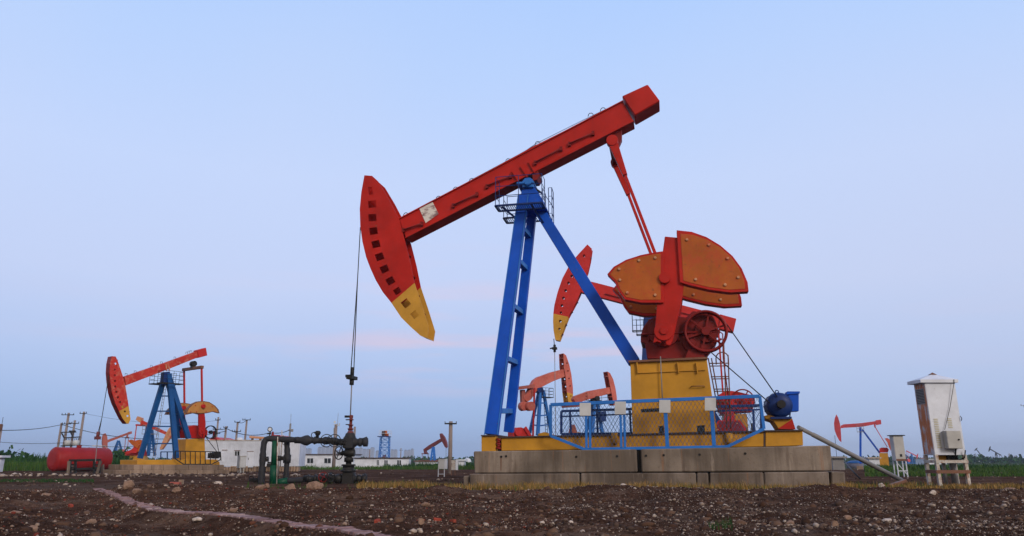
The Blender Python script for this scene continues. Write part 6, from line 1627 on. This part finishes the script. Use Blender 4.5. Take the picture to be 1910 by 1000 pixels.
o_ = MB().box(at(334, 909, 20), .12, .1, .05, ).build('litter_bag', M['blue_a'], bevel=.02); tag(o_, 'crumpled blue rag in front of the reddish box', 'litter')
o_ = MB().box(at(300, 905, 20), .2, .12, .05, Vector((1, .2, .1)).normalized()).build('litter_bag', M['plate'], bevel=.02); tag(o_, 'crumpled pale plastic sheet left of the reddish box', 'litter')
# broken plank under the pipe end, thin fallen rod
p = at(1673, 901, 22.5)
o_ = MB().box(Vector((p.x, p.y, gz(p.x, p.y) + .10)), .62, .16, .10, Vector((.9, .2, .25)).normalized(), Vector((-.2, .9, 0)).normalized()).build('wood_block', M['rust'], bevel=.02); tag(o_, 'broken brown timber block under the lower end of the slanting pipe', 'timber')
o_ = MB().tube([at(1575, 862, 30), at(1604, 893, 27)], .03, 6).build('steel_rod', M['dark']); tag(o_, 'thin dark rod leaning on the soil right of the plinth', 'rod')

# ------------------------------------------------------------------ tree whose twig reaches into the right edge
p = at(1985, 780, 30); g = gz(p.x, 30); t = thing('tree', (p.x, 30, g), 0, 'leafy twig of a tree entering at the right picture edge', 'tree')
rnd = random.Random(4); top = Vector((p.x, 30, g + 3.6)); tw_ = at(1903, 757, 30)
mb = MB().tube([Vector((p.x, 30, g - .1)), Vector((p.x + .05, 30, g + 1.2)), Vector((p.x, 30.1, g + 2.4)), top], [.09, .07, .05, .02], 8)
mb.tube([Vector((p.x, 30.05, g + 2.0)), Vector(((p.x + tw_.x) / 2, 30, tw_.z + .1)), tw_], [.03, .018, .006], 6)
for k in range(8):
    a = k * .8; mb.tube([Vector((p.x, 30, g + 1.6 + k * .22)), Vector((p.x + math.cos(a) * .7 + .25, 30 + math.sin(a) * .8, g + 2.2 + k * .25))], [.025, .008], 5)
mb.build('trunk', M['rust'], t)
mb = MB()
def leaf(c, s):
    Rm = Matrix.Rotation(rnd.random() * 6.28, 3, 'Z') @ Matrix.Rotation((rnd.random() - .5) * 1.6, 3, 'X')
    mb.add([c + Rm @ Vector(v) * s for v in ((0, 0, 0), (.5, .35, .06), (1.2, 0, 0), (.5, -.35, .06))], [(0, 1, 2, 3)])
for k in range(2600):
    c = Vector((p.x + .35 + rnd.gauss(0, .42), 30 + rnd.gauss(0, .5), g + 2.9 + rnd.gauss(0, .5)))
    if c.x > p.x - .45: leaf(c, .07)
for k in range(16):
    c = tw_ + Vector((rnd.random() * .25 + .01, (rnd.random() - .5) * .15, (rnd.random() - .5) * .14)); leaf(c, .055)
mb.build('crown', M['weeds'], t, recalc=False)

# ------------------------------------------------------------------ air
hz = MB().box(Vector((0, 0, 24)), 5000, 5000, 53).build('haze', [], None)
hm = bpy.data.materials.new('haze_air'); hm.use_nodes = True; hn = hm.node_tree; hn.nodes.clear()
ho = hn.nodes.new('ShaderNodeOutputMaterial'); hv = hn.nodes.new('ShaderNodeVolumePrincipled')
hv.inputs['Color'].default_value = (.74, .86, 1, 1); hv.inputs['Density'].default_value = .00035; hv.inputs['Anisotropy'].default_value = .2
hn.links.new(hv.outputs[0], ho.inputs['Volume']); hz.data.materials.append(hm)
tag(hz, 'thin blue evening haze over the field', 'haze', kind='stuff')
scene.cycles.volume_bounces = 0
